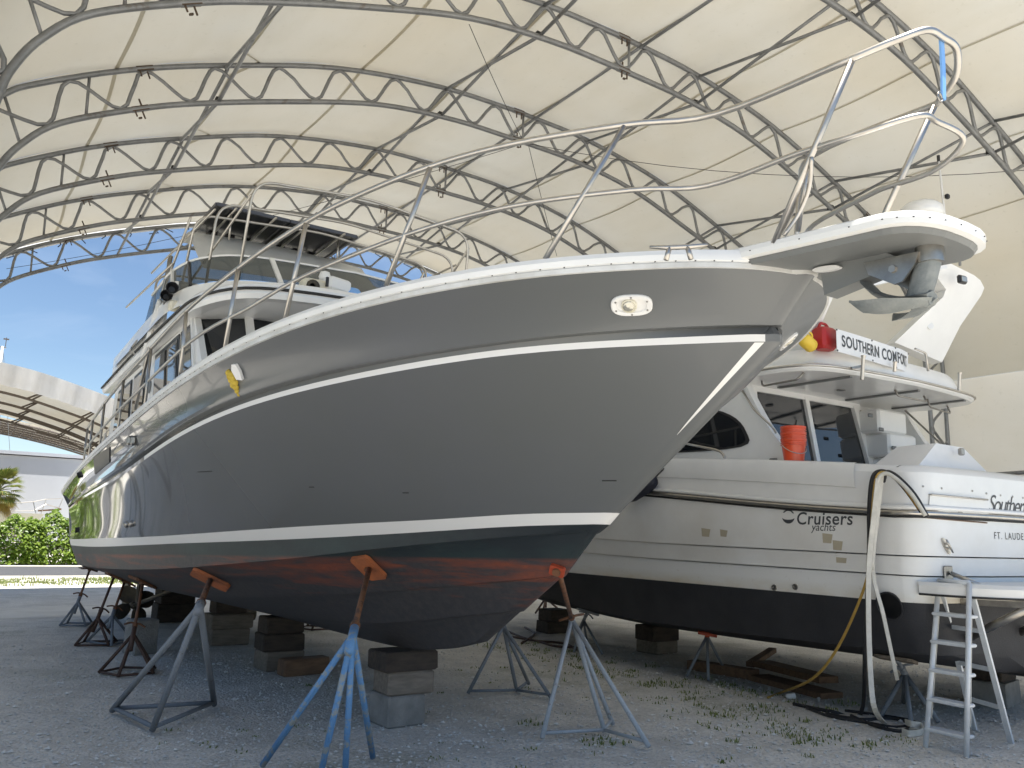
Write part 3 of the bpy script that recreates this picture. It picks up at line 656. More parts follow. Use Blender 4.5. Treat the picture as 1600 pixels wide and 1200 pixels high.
# distant mast
YM = 88; m0, m1 = ony(0, 700, YM), ony(4, 541, YM)
ms = thing('boat_mast', (m1.x, YM, 0), 'tall white boat mast with spreader behind the second shelter', 'mast')
MB().tube([(m1.x, YM, 0), (m1.x, YM, m1.z)], [.16, .11], 8).build('mast', MAT['white'], ms, True)
MB().beam((m1.x-.9, YM, m1.z-.1), (m1.x+.3, YM, m1.z-.1), .12, .1).build('spreader', MAT['steeldull'], ms)
MB().tube([(m1.x+.22, YM, m1.z), (m1.x+.22, YM, m1.z+.85)], .035, 5).build('vane', MAT['farbeam'], ms)
MB().box((m1.x+.22, YM, m1.z+.7), (.45, .1, .12)).build('vane', MAT['farbeam'], ms)
for e in (.9, 1.9): MB().tube([(m1.x+.05, YM, m1.z-.1), (m1.x+e*1.6, YM, 0)], .02, 4).build('stay', MAT['steeldull'], ms)
# small white hull lying on the ground beyond the stands
pw = onz(820, 952)
dn = thing('dinghy', (pw.x+.1, pw.y+1.2, 0), 'small white dinghy hull seen low behind the keel', 'boat')
rows = []
for t in range(11):
    u = t/10; y = pw.y + 4.2*u; hb = .78*math.sin(min(1, u*2.2+.04)*math.pi/2); zb = .06+.32*(1-min(1, u*2.6))**2
    rows.append([(pw.x+.1-hb*math.cos(a)*1.0, y, zb + (.62-zb)*(1-math.sin(a))**1.2) for a in [math.pi*i/12 for i in range(13)]])
MB().grid(rows).build('hull', MAT['white'], dn, True)
MB().tube([(r[0][0], r[0][1], r[0][2]) for r in rows] , .03, 6).tube([(r[-1][0], r[-1][1], r[-1][2]) for r in rows], .03, 6).build('rub_rail', MAT['rubber'], dn)

# ================================================================== the grey motor yacht
XC = 3.4
gy = thing('motor_yacht', (XC, 9.5, 0), 'grey motor yacht propped bow-on with red and black bottom paint and white stripes', 'yacht')
LN = {
 'G': [(2.50, .06, 2.905), (2.633, .379, 2.908), (2.939, .699, 2.906), (3.29, 1.03, 2.900), (3.73, 1.336, 2.873), (4.33, 1.62, 2.835), (5.216, 1.88, 2.765), (6.465, 2.05, 2.635), (7.19, 2.1, 2.55), (7.956, 2.125, 2.465), (9.063, 2.12, 2.38), (12.5, 1.99, 2.24), (16.2, 1.77, 2.06)],
 'K1': [(2.69, .06, 2.70), (3.0, .39, 2.694), (3.382, .746, 2.678), (3.982, 1.181, 2.633), (4.581, 1.496, 2.588), (4.977, 1.646, 2.560), (5.477, 1.789, 2.520), (6.354, 1.962, 2.435), (7.053, 2.034, 2.335), (7.913, 2.079, 2.20), (10.74, 2.04, 2.023), (16.15, 1.67, 1.87)],
 'K2': [(2.705, .06, 2.636), (3.441, .698, 2.626), (3.795, .981, 2.61), (4.189, 1.221, 2.572), (4.677, 1.451, 2.534), (5.6, 1.747, 2.462), (6.516, 1.916, 2.365), (7.227, 1.992, 2.265), (7.95, 2.03, 2.155), (10.74, 1.995, 1.98), (16.13, 1.655, 1.83)],
 'M1': [(3.95, .065, 1.747), (4.51, .362, 1.731), (4.95, .584, 1.69), (5.73, .938, 1.646), (6.76, 1.315, 1.583), (7.67, 1.563, 1.528), (8.735, 1.751, 1.477), (11, 1.84, 1.42), (13.5, 1.75, 1.36), (16.11, 1.59, 1.31)],
 'M2': [(4.04, .065, 1.677), (4.567, .321, 1.654), (5.12, .584, 1.607), (6.87, 1.273, 1.491), (7.5, 1.463, 1.462), (8.86, 1.72, 1.401), (11, 1.82, 1.32), (13.5, 1.72, 1.26), (16.1, 1.56, 1.21)],
 'C': [(4.12, .06, 1.637), (4.585, .307, 1.588), (5.137, .571, 1.529), (5.783, .852, 1.454), (6.47, 1.11, 1.365), (7.075, 1.302, 1.309), (7.83, 1.499, 1.237), (8.92, 1.685, 1.16), (10.76, 1.77, 1.08), (13.5, 1.6, .98), (16.08, 1.42, .89)],
 'S2': [(4.48, .06, 1.34), (5.47, .372, 1.209), (6.39, .672, 1.097), (7.62, .999, .975), (9.5, 1.2, .88), (13, 1.15, .8), (16.08, 1.0, .76)],
 'S1': [(4.95, .06, 1.075), (5.68, .244, .964), (6.52, .402, .843), (8, .54, .76), (10, .6, .72), (13, .62, .69), (16.08, .6, .68)],
 'K': [(5.4, .05, .82), (6.1, .05, .67), (7.04, .05, .615), (9, .05, .60), (12, .05, .58), (16.08, .05, .62)],
}
NT = 72
TT = [(i/(NT-1))**1.75 for i in range(NT)]
def linepts(tab):
    f = pch(tab); y0, y1 = tab[0][0], tab[-1][0]; o = []
    for t in TT:
        y = y0+(y1-y0)*t; b, z = f(y); o.append(Vector((b, y, z)))
    for _ in range(14):
        o = [o[0]] + [Vector((.25*o[i-1].x+.5*o[i].x+.25*o[i+1].x, o[i].y, .25*o[i-1].z+.5*o[i].z+.25*o[i+1].z)) if i > 1 else o[i] for i in range(1, len(o)-1)] + [o[-1]]
    return o
LP = {k: linepts(v) for k, v in LN.items()}
off = lambda L, db, dz: [Vector((max(p.x+db, .03), p.y - (db*.6 if i == 0 else 0), p.z+dz)) for i, p in enumerate(L)]
def between(A, B, n, bulge=0.0):
    out = []
    for k in range(1, n):
        s = k/n; out.append([Vector((a.x+(b.x-a.x)*s + bulge*math.sin(math.pi*s)*min(1, a.x*1.2), a.y+(b.y-a.y)*s, a.z+(b.z-a.z)*s)) for a, b in zip(A, B)])
    return out
def full(row, stem=.045):
    """mirror a half line about the centre plane, closing round the stem"""
    st = [(XC - p.x, p.y, p.z) for p in row][::-1]; pt = [(XC + p.x, p.y, p.z) for p in row]
    w0 = row[0].x; mid = [(XC - w0*.55, row[0].y - stem*.75, row[0].z), (XC, row[0].y - stem, row[0].z), (XC + w0*.55, row[0].y - stem*.75, row[0].z)]
    return st + mid + pt
def hullpart(name, rows, mat, mats=None, fmf=None, auto=28):
    b = MB().grid([full(r) for r in rows], flip=True)
    if fmf: b.M = [fmf(b, f) for f in b.F]
    return b.build(name, mat, gy, True, mats, auto=auto)
K1b = off(LP['K1'], -.078, -.016); K3 = [Vector((p.x-.004, p.y+.004, p.z-.037+.010*(i/NT))) for i, p in enumerate(LP['K2'])]
Gt = off(LP['G'], 0, 0)
band = [Gt] + between(Gt, LP['K1'], 6, -.03) + [LP['K1'], off(LP['K1'], -.014, -.016), K1b]
ob = hullpart('bulwark_band', band, MAT['grey'], auto=35)
ot = hullpart('topsides', [K1b, LP['K2']], MAT['grey'])
stp = hullpart('accent_stripe', [LP['K2'], K3], None, [MAT['whitestripe'], MAT['grey']], lambda b, f: 0 if (b.V[f[0]][1] < 7.9 and abs(sum(b.V[i][0] for i in f)/4-XC) > .0602) else 1)
side = [K3] + between(K3, LP['M1'], 12, -.02) + [LP['M1']]
ot2 = hullpart('topsides', side, MAT['grey'])
hullpart('boot_stripe', [LP['M1'], LP['M2']], MAT['whitestripe'])
s2b = off(LP['S2'], -.0, -.03); s1b = off(LP['S1'], 0, -.03); s2b = [Vector((p.x+.012, p.y, p.z)) for p in s2b]
bot = [LP['M2'], LP['C'], off(LP['C'], -.035, -.012)] + between(off(LP['C'], -.035, -.012), LP['S2'], 6, -.02) + [LP['S2'], off(LP['S2'], -.03, -.006)] + between(off(LP['S2'], -.03, -.006), LP['S1'], 5, .0) + [LP['S1'], off(LP['S1'], -.03, -.006)] + between(off(LP['S1'], -.03, -.006), LP['K'], 5, .0) + [LP['K']]
obm = hullpart('hull_bottom', bot, MAT['bottom'], auto=30)
kl = [LP['K'], [Vector((.035, p.y+.01, p.z-.0)) for p in LP['K']]]
b = MB()   # keel underside strip and transom
kk = full(LP['K']); n = len(kk)//2
b.add(kk, [(i, i+1, n*2-1-i, n*2-i) for i in range(0, n-1)])
b.build('keel_shoe', MAT['black_bottom'], gy)
tpts = []
for nm in ('G', 'K1', 'K2', 'M1', 'M2', 'C', 'S2', 'S1', 'K'):
    p = LP[nm][-1]; tpts.append(p)
pl = [(XC-p.x, p.y-.01, p.z) for p in tpts] + [(XC+p.x, p.y-.01, p.z) for p in tpts[::-1]]
MB().add(pl, [tuple(range(len(pl)))]).build('transom', MAT['grey'], gy)
# cap rail (white gunwale moulding) with screws
def tubeprofile(row, prof_, mat, name, sm=False):
    rows = [full([Vector((max(p.x+dx, .03), p.y-(dx if i == 0 else 0), p.z+dz)) for i, p in enumerate(row)]) for dx, dz in prof_]
    return MB().grid(rows, flip=True).build(name, mat, gy, sm, auto=30)
tubeprofile(LP['G'], [(-.02, -.004), (.012, -.002), (.016, .022), (.002, .026)], MAT['grime'], 'rub_strip', True)
tubeprofile(LP['G'], [(.002, .026), (.020, .034), (.026, .062), (.010, .088), (-.10, .104), (-.30, .112)], MAT['white'], 'cap_rail', True)
row = [Vector((max(p.x-.30, .03), p.y+.05, p.z+.112)) for p in LP['G']]
dk_ = full(row); n = len(dk_)//2
MB().add(dk_, [(i, i+1, n*2-1-i, n*2-i) for i in range(0, n-1)]).build('deck', MAT['white'], gy)
bs = MB()
for i in range(4, NT-1, 1):
    p = LP['G'][i]; q = LP['G'][i+1]
    for s in ((0, .5) if i > 30 else (0,)):
        c = p.lerp(q, s); bs.box((XC-c.x-.0155, c.y, c.z+.030), (.004, .007, .004))
bs.build('cap_screws', MAT['rubber'], gy)['kind'] = 'stuff'
# white stripe turning down the stem
sv = []; sf = []
for k in range(9):
    s = k/8; z = K3[0].z - .004 - .42*s
    a = min(range(len(side)), key=lambda r: abs(side[r][0].z - z)); 
    for r in range(len(side)-1):
        if side[r][0].z >= z >= side[r+1][0].z:
            u = (side[r][0].z - z)/(side[r][0].z-side[r+1][0].z); A0 = side[r][0].lerp(side[r+1][0], u); A1 = side[r][3].lerp(side[r+1][3], u); break
    wdt = .046*(1-s)**.8 + .002; dv = (A1-A0).normalized()
    for e in (0, wdt): 
        p = A0 + dv*e; sv.append((XC-p.x-.003, p.y-.002, p.z))
sf = [(2*k, 2*k+1, 2*k+3, 2*k+2) for k in range(8)]
mk('stem_stripe', sv, sf, MAT['whitestripe'], gy)
# ray cast on the hull (for fittings, props)
def bvh(objs):
    V = []; F = []
    for o in objs:
        k = len(V); V += [Vector(v.co)+ORG[o] for v in o.data.vertices]; F += [tuple(i+k for i in p.vertices) for p in o.data.polygons]
    return BVHTree.FromPolygons(V, F)
HB = bvh([ob, ot, ot2, stp, obm])
def hit(px, py, H_=None):
    d = ray(px, py).normalized(); loc, nrm, i, dist = (H_ or HB).ray_cast(CAM, d)
    if nrm is not None and nrm.dot(d) > 0: nrm = -nrm
    return loc, nrm
def frame(nrm, up=(0, 0, 1)):
    u = Vector(up); u = (u - nrm*u.dot(nrm)).normalized(); r = u.cross(nrm).normalized(); return r, u
# recessed oval spotlights on the bow, one each side
def spot(loc, nrm):
    r, u = frame(nrm); b = MB(); N = 28
    def ov(a, c, d): return [loc + r*(a*math.copysign(abs(math.cos(t))**.75, math.cos(t))) + u*(c*math.copysign(abs(math.sin(t))**.75, math.sin(t))) + nrm*d for t in [2*math.pi*i/N for i in range(N)]]
    rows = [ov(.106, .064, -.004), ov(.106, .064, .010), ov(.100, .058, .016), ov(.080, .042, .014), ov(.074, .038, .004), ov(.05, .026, .0025)]
    for a, c in zip(rows, rows[1:]): b.grid([a, c], close=True)
    b.add(rows[-1], [tuple(range(N))]); o = b.build('spotlight_recess', MAT['whitestripe'], gy, True, auto=40)
    c0 = loc - r*.012 + nrm*.012
    MB().lathe([(.040, -.010), (.040, .004), (.034, .007), (.033, .003)], c0, nrm, 20).build('lamp_ring', MAT['cream'], o, True, auto=30)
    MB().lathe([(.033, .0), (.031, .005), (.02, .011), (.004, .013)], c0, nrm + r*.25, 20).build('lens', MAT['lens'], o, True)
    sb_ = MB()
    for t in range(6):
        an = math.pi*(t+.5)/3; sb_.lathe([(.005, 0), (.005, .003)], loc + r*.092*math.cos(an)+u*.052*math.sin(an)+nrm*.0155, nrm, 8)
    sb_.build('screws', MAT['steeldull'], o)['kind'] = 'stuff'
l, nn = hit(987, 476); spot(l, nn)
spot(Vector((2*XC-l.x, l.y, l.z)), Vector((-nn.x, nn.y, nn.z)))
# taped vent with dripping yellow foam
l, nn = hit(373, 580); r, u = frame(nn)
b = MB(); poly = [l+nn*.004+r*x+u*z for x, z in ((-.035, -.05), (.03, -.06), (.045, 0), (.035, .055), (-.01, .06), (-.045, .02))]
b.prism(poly, (0, 0, 0), nn*.02); vo_ = b.build('vent_flap', MAT['whitestripe'], gy)
l, nn = hit(366, 592); r, u = frame(nn); b = MB()
for x, z, s in ((-.02, .045, .030), (.0, .03, .034), (-.005, 0, .036), (.012, -.025, .032), (.006, -.055, .026), (.012, -.085, .022), (.014, -.112, .014), (-.028, .02, .026), (-.035, .05, .022), (.02, .01, .028), (-.01, -.04, .03), (.022, -.06, .02)):
    b.lathe([(s*.2, -s*.6), (s*.9, -s*.2), (s, .2*s), (s*.6, .7*s), (s*.1, s*.9)], l+r*x+u*z+nn*.01, nn + r*random.uniform(-.4, .4), 9)
b.build('foam_plug', MAT['foam'], gy, True)
def hull_panel(name, quad, mat, e0=-.01, e1=.008, n=5, H_=None, parent=None):
    tl, tr_, br, bl = [Vector((*q, 0)) for q in quad]; R1 = []; R2 = []
    for j in range(n+1):
        r1 = []; r2 = []
        for i in range(n+1):
            p = tl.lerp(tr_, i/n).lerp(bl.lerp(br, i/n), j/n); l, nn = hit(p.x, p.y, H_); r1.append(l+nn*e1); r2.append(l+nn*e0)
        R1.append(r1); R2.append(r2)
    b = MB().grid(R1, flip=True); b.grid([R1[0], R2[0]]); b.grid([R1[-1], R2[-1]], flip=True); b.grid([[r[0] for r in R1], [r[0] for r in R2]], flip=True); b.grid([[r[-1] for r in R1], [r[-1] for r in R2]])
    return b.build(name, mat, parent or gy, True, auto=30)
# dark hull window, scupper, exhausts near the stern
def plate(px, py, w_, h_, name, mat, th=.01, H_=None, parent=None, par_ratio=None, seg=3):
    l, nn = hit(px, py, H_)
    if l is None: return None
    r, u = frame(nn); b = MB(); b.prism([l+r*x*w_/2+u*z*h_/2 for x, z in ((-1, -1), (1, -1), (1, 1), (-1, 1))], nn*-.02, nn*th); return b.build(name, mat, parent or gy)
hull_panel('hull_window', [(147, 715), (172, 698), (172, 722), (149, 741)], MAT['black'])
for px in (205, 211): 
    l, nn = hit(px, 688); r, u = frame(nn); MB().box(l+nn*.015, (.04, .10, .08), bev=.015).build('scupper_hood', MAT['steeldull'], gy)
for px, py in ((199, 819), (206, 818)): 
    l, nn = hit(px, py)
    MB().lathe([(.035, -.02), (.035, .03), (.025, .03), (.02, .0)], l, nn, 12).build('through_hull', MAT['steeldull'], gy, True)
for px, py in ((121, 828), (109, 823), (125, 742)):
    l, nn = hit(px, py)
    if l: MB().lathe([(.04, -.02), (.04, .03), (.03, .03), (.025, .0)], l, nn, 10).build('through_hull', MAT['rubber'], gy)
# scratches
for px, py, L_ in ((487, 761, .05), (634, 770, .05), (952, 751, .09), (320, 737, .22)):
    l, nn = hit(px, py); r, u = frame(nn); MB().beam(l-r*L_/2+nn*.001, l+r*L_/2+nn*.001, .006, .003, up=nn).build('scuff', MAT['rubber'], gy)
# rudders, shafts and propellers
for s in (-1, 1):
    px_ = XC + s*.85; py_ = 14.0
    b = MB(); hub = Vector((px_, py_, .38)); b.tube([hub+Vector((0, -2.6, .42)), hub + Vector((0, .05, -.01))], .03, 8); b.build('shaft', MAT['bronze'], gy, True)
    MB().beam(hub+Vector((0, -.25, 0)), hub+Vector((0, -.25, .42)), .03, .16, up=(0, 1, 0)).build('shaft_strut', MAT['bronze'], gy)
    b = MB(); b.lathe([(.05, -.1), (.06, -.05), (.055, .08), (.02, .13)], hub, (0, 1, 0), 12)
    for q in range(4):
        an = q*math.pi/2 + .5; rd = Vector((math.cos(an), 0, math.sin(an))); tn = Vector((-math.sin(an), 0, math.cos(an))); rows = []
        for i in range(8):
            t = i/7; wv = .16*math.sin(math.pi*(.16+.80*t))**.8; pit = .9 - .5*t
            ax_ = tn*math.cos(pit) + Vector((0, 1, 0))*math.sin(pit); c = hub + rd*(.05+.27*t); rows.append([c-ax_*wv, c+Vector((0, .012, 0)), c+ax_*wv])
        b.grid(rows)
    b.build('propeller', MAT['bronze'], gy, True)
    MB().prism([(px_, 14.45, .22), (px_, 14.9, .22), (px_, 14.85, .72), (px_, 14.5, .72)], (-.02, 0, 0), (.02, 0, 0)).build('rudder', MAT['bronze'], gy)
# trim tabs under the transom
for s in (-1, 1): MB().box((XC+s*.95, 16.3, .82), (.8, .45, .02)).build('trim_tab', MAT['rust_dark'], gy)

# ---- bow pulpit platform
PZ = 2.933
def plat(off_, z):
    pts = []
    for p in ((.345, 2.70), (.337, 2.4), (.332, 2.15), (.33, 1.90)): pts.append((p[0]-off_, p[1]))
    R0 = .33-off_
    for k in range(1, 12):
        an = math.pi/2*k/6; pts.append((R0*math.copysign(abs(math.cos(an))**.8, math.cos(an)), 1.93 - (.235-off_)*abs(math.sin(an))**.8))
    pts += [(-x, y) for x, y in [(.33-off_, 1.90), (.332-off_, 2.15), (.337-off_, 2.4), (.345-off_, 2.70)]]
    return [(XC-x, y, z + .07*(y-1.63)) for x, y in pts]
rings = [plat(.03, PZ-.05), plat(0, PZ-.045), plat(-.004, PZ-.02), plat(0, PZ+.002), plat(.015, PZ+.012)]
b = MB()
for a, c in zip(rings, rings[1:]): b.grid([a, c])
b.add(rings[-1], [tuple(range(len(rings[-1])))[::-1]]); b.build('pulpit_platform', MAT['white'], gy, True, auto=35)
rr = [plat(.045, PZ-.075), plat(.03, PZ-.051)]
MB().grid(rr).add(rr[0], [tuple(range(len(rr[0])))]).build('pulpit_underside', MAT['greyflat'], gy)
b = MB()
pr = plat(-.005, PZ-.022)
for i in range(0, len(pr)-1, 1):
    c = Vector(pr[i]).lerp(Vector(pr[i+1]), .5); b.box(c, (.004, .006, .004))
b.build('platform_screws', MAT['rubber'], gy)['kind'] = 'stuff'
# keel plate under the platform, slot, anchor cheeks
poly = [(XC, 2.38, 2.93), (XC, 2.05, 2.90), (XC, 1.98, 2.85), (XC, 2.12, 2.80), (XC, 2.36, 2.765)]
MB().prism(poly, (-.05, 0, 0), (.05, 0, 0)).build('bobstay_bracket', MAT['greyflat'], gy)
MB().prism([(XC, 2.33+.075*math.cos(t), 2.885+.014*math.sin(t)+.01*math.cos(t)) for t in [2*math.pi*i/16 for i in range(16)]], (-.075, 0, 0), (-.052, 0, 0)).build('hawse_lip', MAT['whitestripe'], gy)
for s in (-1, 1):
    MB().prism([(XC+s*.055, 2.14, 2.865), (XC+s*.055, 1.88, 2.85), (XC+s*.055, 1.90, 2.80), (XC+s*.055, 1.96, 2.735), (XC+s*.055, 2.0, 2.73), (XC+s*.055, 2.12, 2.805)], (-.006, 0, 0), (.006, 0, 0)).build('anchor_cheek', MAT['steeldull'], gy)
    MB().lathe([(.018, 0), (.018, .012)], (XC+s*.06, 2.0, 2.80), (s, 0, 0), 6).build('bolt', MAT['steel'], gy)
an_ = thing('bow_anchor', (XC, 1.85, 2.6), 'weathered galvanised claw anchor hanging under the bow pulpit', 'anchor')
MB().lathe([(.055, -.05), (.058, .0), (.055, .06)], (XC, 1.865, 2.855), (0, 0, 1), 16).build('collar', MAT['steeldull'], an_, True, auto=40)
sh_ = []
for c, wx, wy in (((XC, 1.865, 2.85), .042, .05), ((XC, 1.88, 2.80), .042, .05), ((XC, 1.905, 2.72), .038, .05), ((XC, 1.925, 2.67), .032, .052), ((XC, 1.94, 2.635), .03, .045)):
    c = Vector(c); sh_.append([c+Vector((a*wx, e*wy, 0)) for a, e in ((-1, -.6), (-.6, -1), (.6, -1), (1, -.6), (1, .6), (.6, 1), (-.6, 1), (-1, .6))])
b = MB(); b.grid(sh_, close=True); b.add(sh_[-1], [tuple(range(8))]); b.build('shank', MAT['zinc'], an_, True, auto=50)
b = MB(); cl = smooth_path([(XC, 1.87, 2.645), (XC, 1.97, 2.655), (XC, 2.06, 2.685), (XC, 2.15, 2.75), (XC, 2.205, 2.855)], 5); rows = []
for i, p in enumerate(cl):
    t = i/(len(cl)-1); wx = .045 + .03*math.sin(math.pi*t) if t < .8 else .062*(1-t)/.2+.01; nv = Vector((0, -.3-t, .9-t)).normalized()*(.040*(1-.55*t)); p = Vector(p)
    rows.append([p+Vector((-wx, 0, 0))+nv*.4, p+nv, p+Vector((wx, 0, 0))+nv*.4, p-nv*.6])
b.grid(rows, close=True); b.add(rows[0], [(0, 1, 2, 3)]); b.add(rows[-1], [(3, 2, 1, 0)]); b.build('fluke', MAT['zinc'], an_, True, auto=60)
for s in (-1, 1):
    cl = smooth_path([(XC, 1.89, 2.64), (XC+s*.07, 1.97, 2.625), (XC+s*.13, 2.06, 2.635), (XC+s*.17, 2.15, 2.665)], 5); rows = []
    for i, p in enumerate(cl):
        t = i/(len(cl)-1); hw = .038+.035*math.sin(math.pi*min(t*1.1, 1)) if t < .65 else .068*(1-t)/.35+.004; nv = Vector((0, 0, 1))*.024*(1-.75*t); sdv = Vector((s*.3, -.9, .25)).normalized()*hw
        rows.append([p-sdv, p+nv, p+sdv, p-nv])
    b = MB(); b.grid(rows, close=True); b.add(rows[0], [(0, 1, 2, 3)]); b.add(rows[-1], [(3, 2, 1, 0)]); b.build('fluke', MAT['zinc'], an_, True, auto=60)
# deck cleat
l = onx(1060, 386, 2.62)
ca = Vector((.70, -.71, 0)); b = MB(); b.tube([l-ca*.13+Vector((0, 0, .006)), l-ca*.05, l+ca*.05, l+ca*.13+Vector((0, 0, .006))], [.007, .012, .012, .007], 8)
for e in (-.04, .04): b.tube([l+ca*e, l+ca*e*1.4+Vector((0, 0, -.06))], .012, 8)
b.build('cleat', MAT['steel'], gy, True)

# ---- bow rail
def rail(name, pts, r=.0145, rr=.1, mat='steel', parent=None, sm=True):
    P = round_path(pts, rr, 5) if rr else pts
    return MB().tube(P, r, 10).build(name, MAT[mat], parent or gy, sm)
gf = pch(LN['G'])
def gx(y, inb=.10): b_, z = gf(y); return XC - max(b_-inb, .05), z+.10
def rp(px, py, inb=.09):
    X = 2.2
    for _ in range(40):
        y = onx(px, py, X).y; X = .5*X + .5*min(3.1, XC - max(gf(y)[0]-inb, .33))
    return onx(px, py, X)
top_px = [(1335, 90), (1120, 178), (975, 195), (800, 225), (672, 260), (560, 305), (478, 347), (380, 413), (290, 487)]
topS = [rp(*p) for p in top_px]
for y in (8.4, 9.8, 11.6, 13.2): topS.append(Vector((gx(y)[0], y, gx(y)[1]+.62)))
mid_px = [(1245, 240), (1105, 290), (985, 297), (800, 322), (640, 365), (478, 430), (390, 480), (300, 532)]
midS = [rp(*p) for p in mid_px]
for y in (8.4, 9.8, 11.6, 13.2): midS.append(Vector((gx(y)[0], y, gx(y)[1]+.31)))
mir = lambda p: Vector((2*XC-p.x, p.y, p.z))
tip = [onx(1400, 63, 3.16), onx(1448, 47, 3.28), onx(1473, 58, 3.40)]
tipP = [mir(p) for p in tip[:2]][::-1]
topS_s = smooth_path(topS, 5)
loop = topS_s[::-1] + smooth_path([topS[0]] + tip + tipP + [mir(topS[0])], 7)[1:] + [mir(p) for p in topS_s][1:]
MB().tube(loop, .0165, 10).build('top_rail', MAT['steel'], gy, True)
mt = [onx(1340, 210, 3.1), onx(1435, 181, 3.22), onx(1464, 190, 3.40)]
midS_s = smooth_path(midS, 5)
loopm = midS_s[::-1] + smooth_path([midS[0]] + mt + [mir(p) for p in mt[:2]][::-1] + [mir(midS[0])], 7)[1:] + [mir(p) for p in midS_s][1:]
MB().tube(loopm, .0135, 10).build('mid_rail', MAT['steel'], gy, True)
for (bx, by), (tx, ty) in [((1212, 374), (1332, 92)), ((855, 400), (975, 197)), ((605, 442), (672, 262)), ((445, 503), (478, 349)), ((350, 555), (372, 420)), ((283, 578), (291, 488))]:
    a, c = rp(bx, by), rp(tx, ty); a = a - (c-a).normalized()*.02
    for q in ((a, c), (mir(a), mir(c))): MB().tube(q, .0155, 10).build('stanchion', MAT['steel'], gy, True)
for y in (8.0, 9.4, 11.0, 12.4, 13.2):
    x, z = gx(y)
    for q in ((Vector((x, y, z-.05)), Vector((x, y, z+.62))),): 
        MB().tube(q, .0145, 8).build('stanchion', MAT['steeldull'], gy, True); MB().tube([mir(q[0]), mir(q[1])], .0145, 8).build('stanchion', MAT['steeldull'], gy, True)
# loose pulpit stay and second leg
MB().tube(smooth_path([onx(1225, 368, 3.08), onx(1250, 330, 3.12), onx(1265, 290, 3.1), onx(1268, 245, 3.05)], 5), .010, 8).build('rail_stay', MAT['steel'], gy, True)
MB().tube([onx(1247, 362, 3.16), onx(1262, 250, 3.1)], .012, 8).build('rail_stay', MAT['steel'], gy, True)
# blue covered rope end clipped to the pulpit
tp = tip[2]; bl = thing('snap_strap', (tp.x, tp.y, tp.z-.25), 'light blue strap with a metal snap hook hanging from the bow rail', 'strap')
a, c = onx(1471, 62, 3.42), onx(1474, 155, 3.42)
MB().ribbon(smooth_path([a, a.lerp(c, .5)+Vector((.004, 0, 0)), c], 4), (1, 0, 0), .028, .010).build('strap', MAT['blue'], bl)
MB().tube(smooth_path([c+Vector((-.01, 0, 0)), c+Vector((-.035, 0, .02)), c+Vector((-.045, 0, -.005)), c+Vector((-.02, 0, -.02))], 4, True), .005, 6, True).build('snap_hook', MAT['steeldull'], bl, True)

# ---- deckhouse
HX0, HX1 = 1.82, 2*XC-1.82
def housepoly(z, inset=0): return None
side_prof = [(8.35, 2.40), (7.78, 3.02), (8.30, 3.60), (12.75, 3.46), (13.1, 2.30)]
dh = MB()
for X, s in ((HX0, -1), (HX1, 1)):
    MB().prism([(X, y, z) for y, z in side_prof], (-.03, 0, 0), (.03, 0, 0)).build('house_side', MAT['white'], gy)
MB().prism([(HX0, 12.9, 2.25), (HX0, 12.9, 3.45), (HX1, 12.9, 3.45), (HX1, 12.9, 2.25)], (0, 0, 0), (0, .05, 0)).build('house_aft_wall', MAT['white'], gy)
# trunk cabin on the foredeck
tr_ = []
for y, hb, z in ((5.4, .5, 2.72), (5.9, .95, 2.98), (6.8, 1.25, 3.08), (7.8, 1.42, 3.10)):
    tr_.append([(XC+x*hb, y, 2.62 + (z-2.62)*(1-abs(x)**5)) for x in [-1+i/8 for i in range(17)]])
MB().grid(tr_).build('trunk_cabin', MAT['white'], gy, True, auto=50)
MB().box((2.06, 6.55, 2.95), (.34, 1.0, .22), bev=.05).build('deck_box', MAT['tan'], gy)
# windshield: centre and corner panes with pillars, raked forward
wz0, wz1 = 3.02, 3.60
bp = [(1.80, 8.05), (2.25, 7.72), (XC, 7.55), (2*XC-2.25, 7.72), (2*XC-1.80, 8.05)]
tp_ = [(1.80, 8.38), (2.22, 8.0), (XC, 7.82), (2*XC-2.22, 8.0), (2*XC-1.80, 8.38)]
for i in range(4):
    q = [(bp[i][0], bp[i][1], wz0), (bp[i+1][0], bp[i+1][1], wz0), (tp_[i+1][0], tp_[i+1][1], wz1), (tp_[i][0], tp_[i][1], wz1)]
    MB().add(q, [(0, 1, 2, 3)]).build('windshield_pane', MAT['glass'], gy)
for i in range(5): MB().beam((bp[i][0], bp[i][1]-.02, wz0-.05), (tp_[i][0], tp_[i][1]-.02, wz1+.02), .07, .05, up=(0, 1, 0)).build('windshield_pillar', MAT['white'], gy)
for i in range(4): MB().beam((bp[i][0], bp[i][1]-.01, wz0-.06), (bp[i+1][0], bp[i+1][1]-.01, wz0-.06), .10, .16).build('windshield_sill', MAT['white'], gy)
# side windows (glass in black frames), from forward to aft
def swin(poly, X=HX0):
    for XX, s in ((X, -1), (2*XC-X, 1)):
        c = [sum(p[0] for p in poly)/len(poly), sum(p[1] for p in poly)/len(poly)]
        o = MB().prism([(XX, y, z) for y, z in poly], (s*.032, 0, 0), (s*.042, 0, 0)).build('side_window', MAT['black'], gy)
        MB().prism([(XX, c[0]+(y-c[0])*.93, c[1]+(z-c[1])*.88) for y, z in poly], (s*.042, 0, 0), (s*.047, 0, 0)).build('pane', MAT['glass'], o)
swin([(8.05, 2.86), (8.62, 2.84), (8.80, 3.54), (8.38, 3.55)])
swin([(8.70, 2.76), (9.85, 2.70), (10.05, 3.50), (8.88, 3.54)])
swin([(10.42, 2.68), (11.15, 2.64), (11.28, 3.43), (10.60, 3.46)])
swin([(11.30, 2.62), (12.55, 2.56), (12.40, 3.38), (11.45, 3.42)])
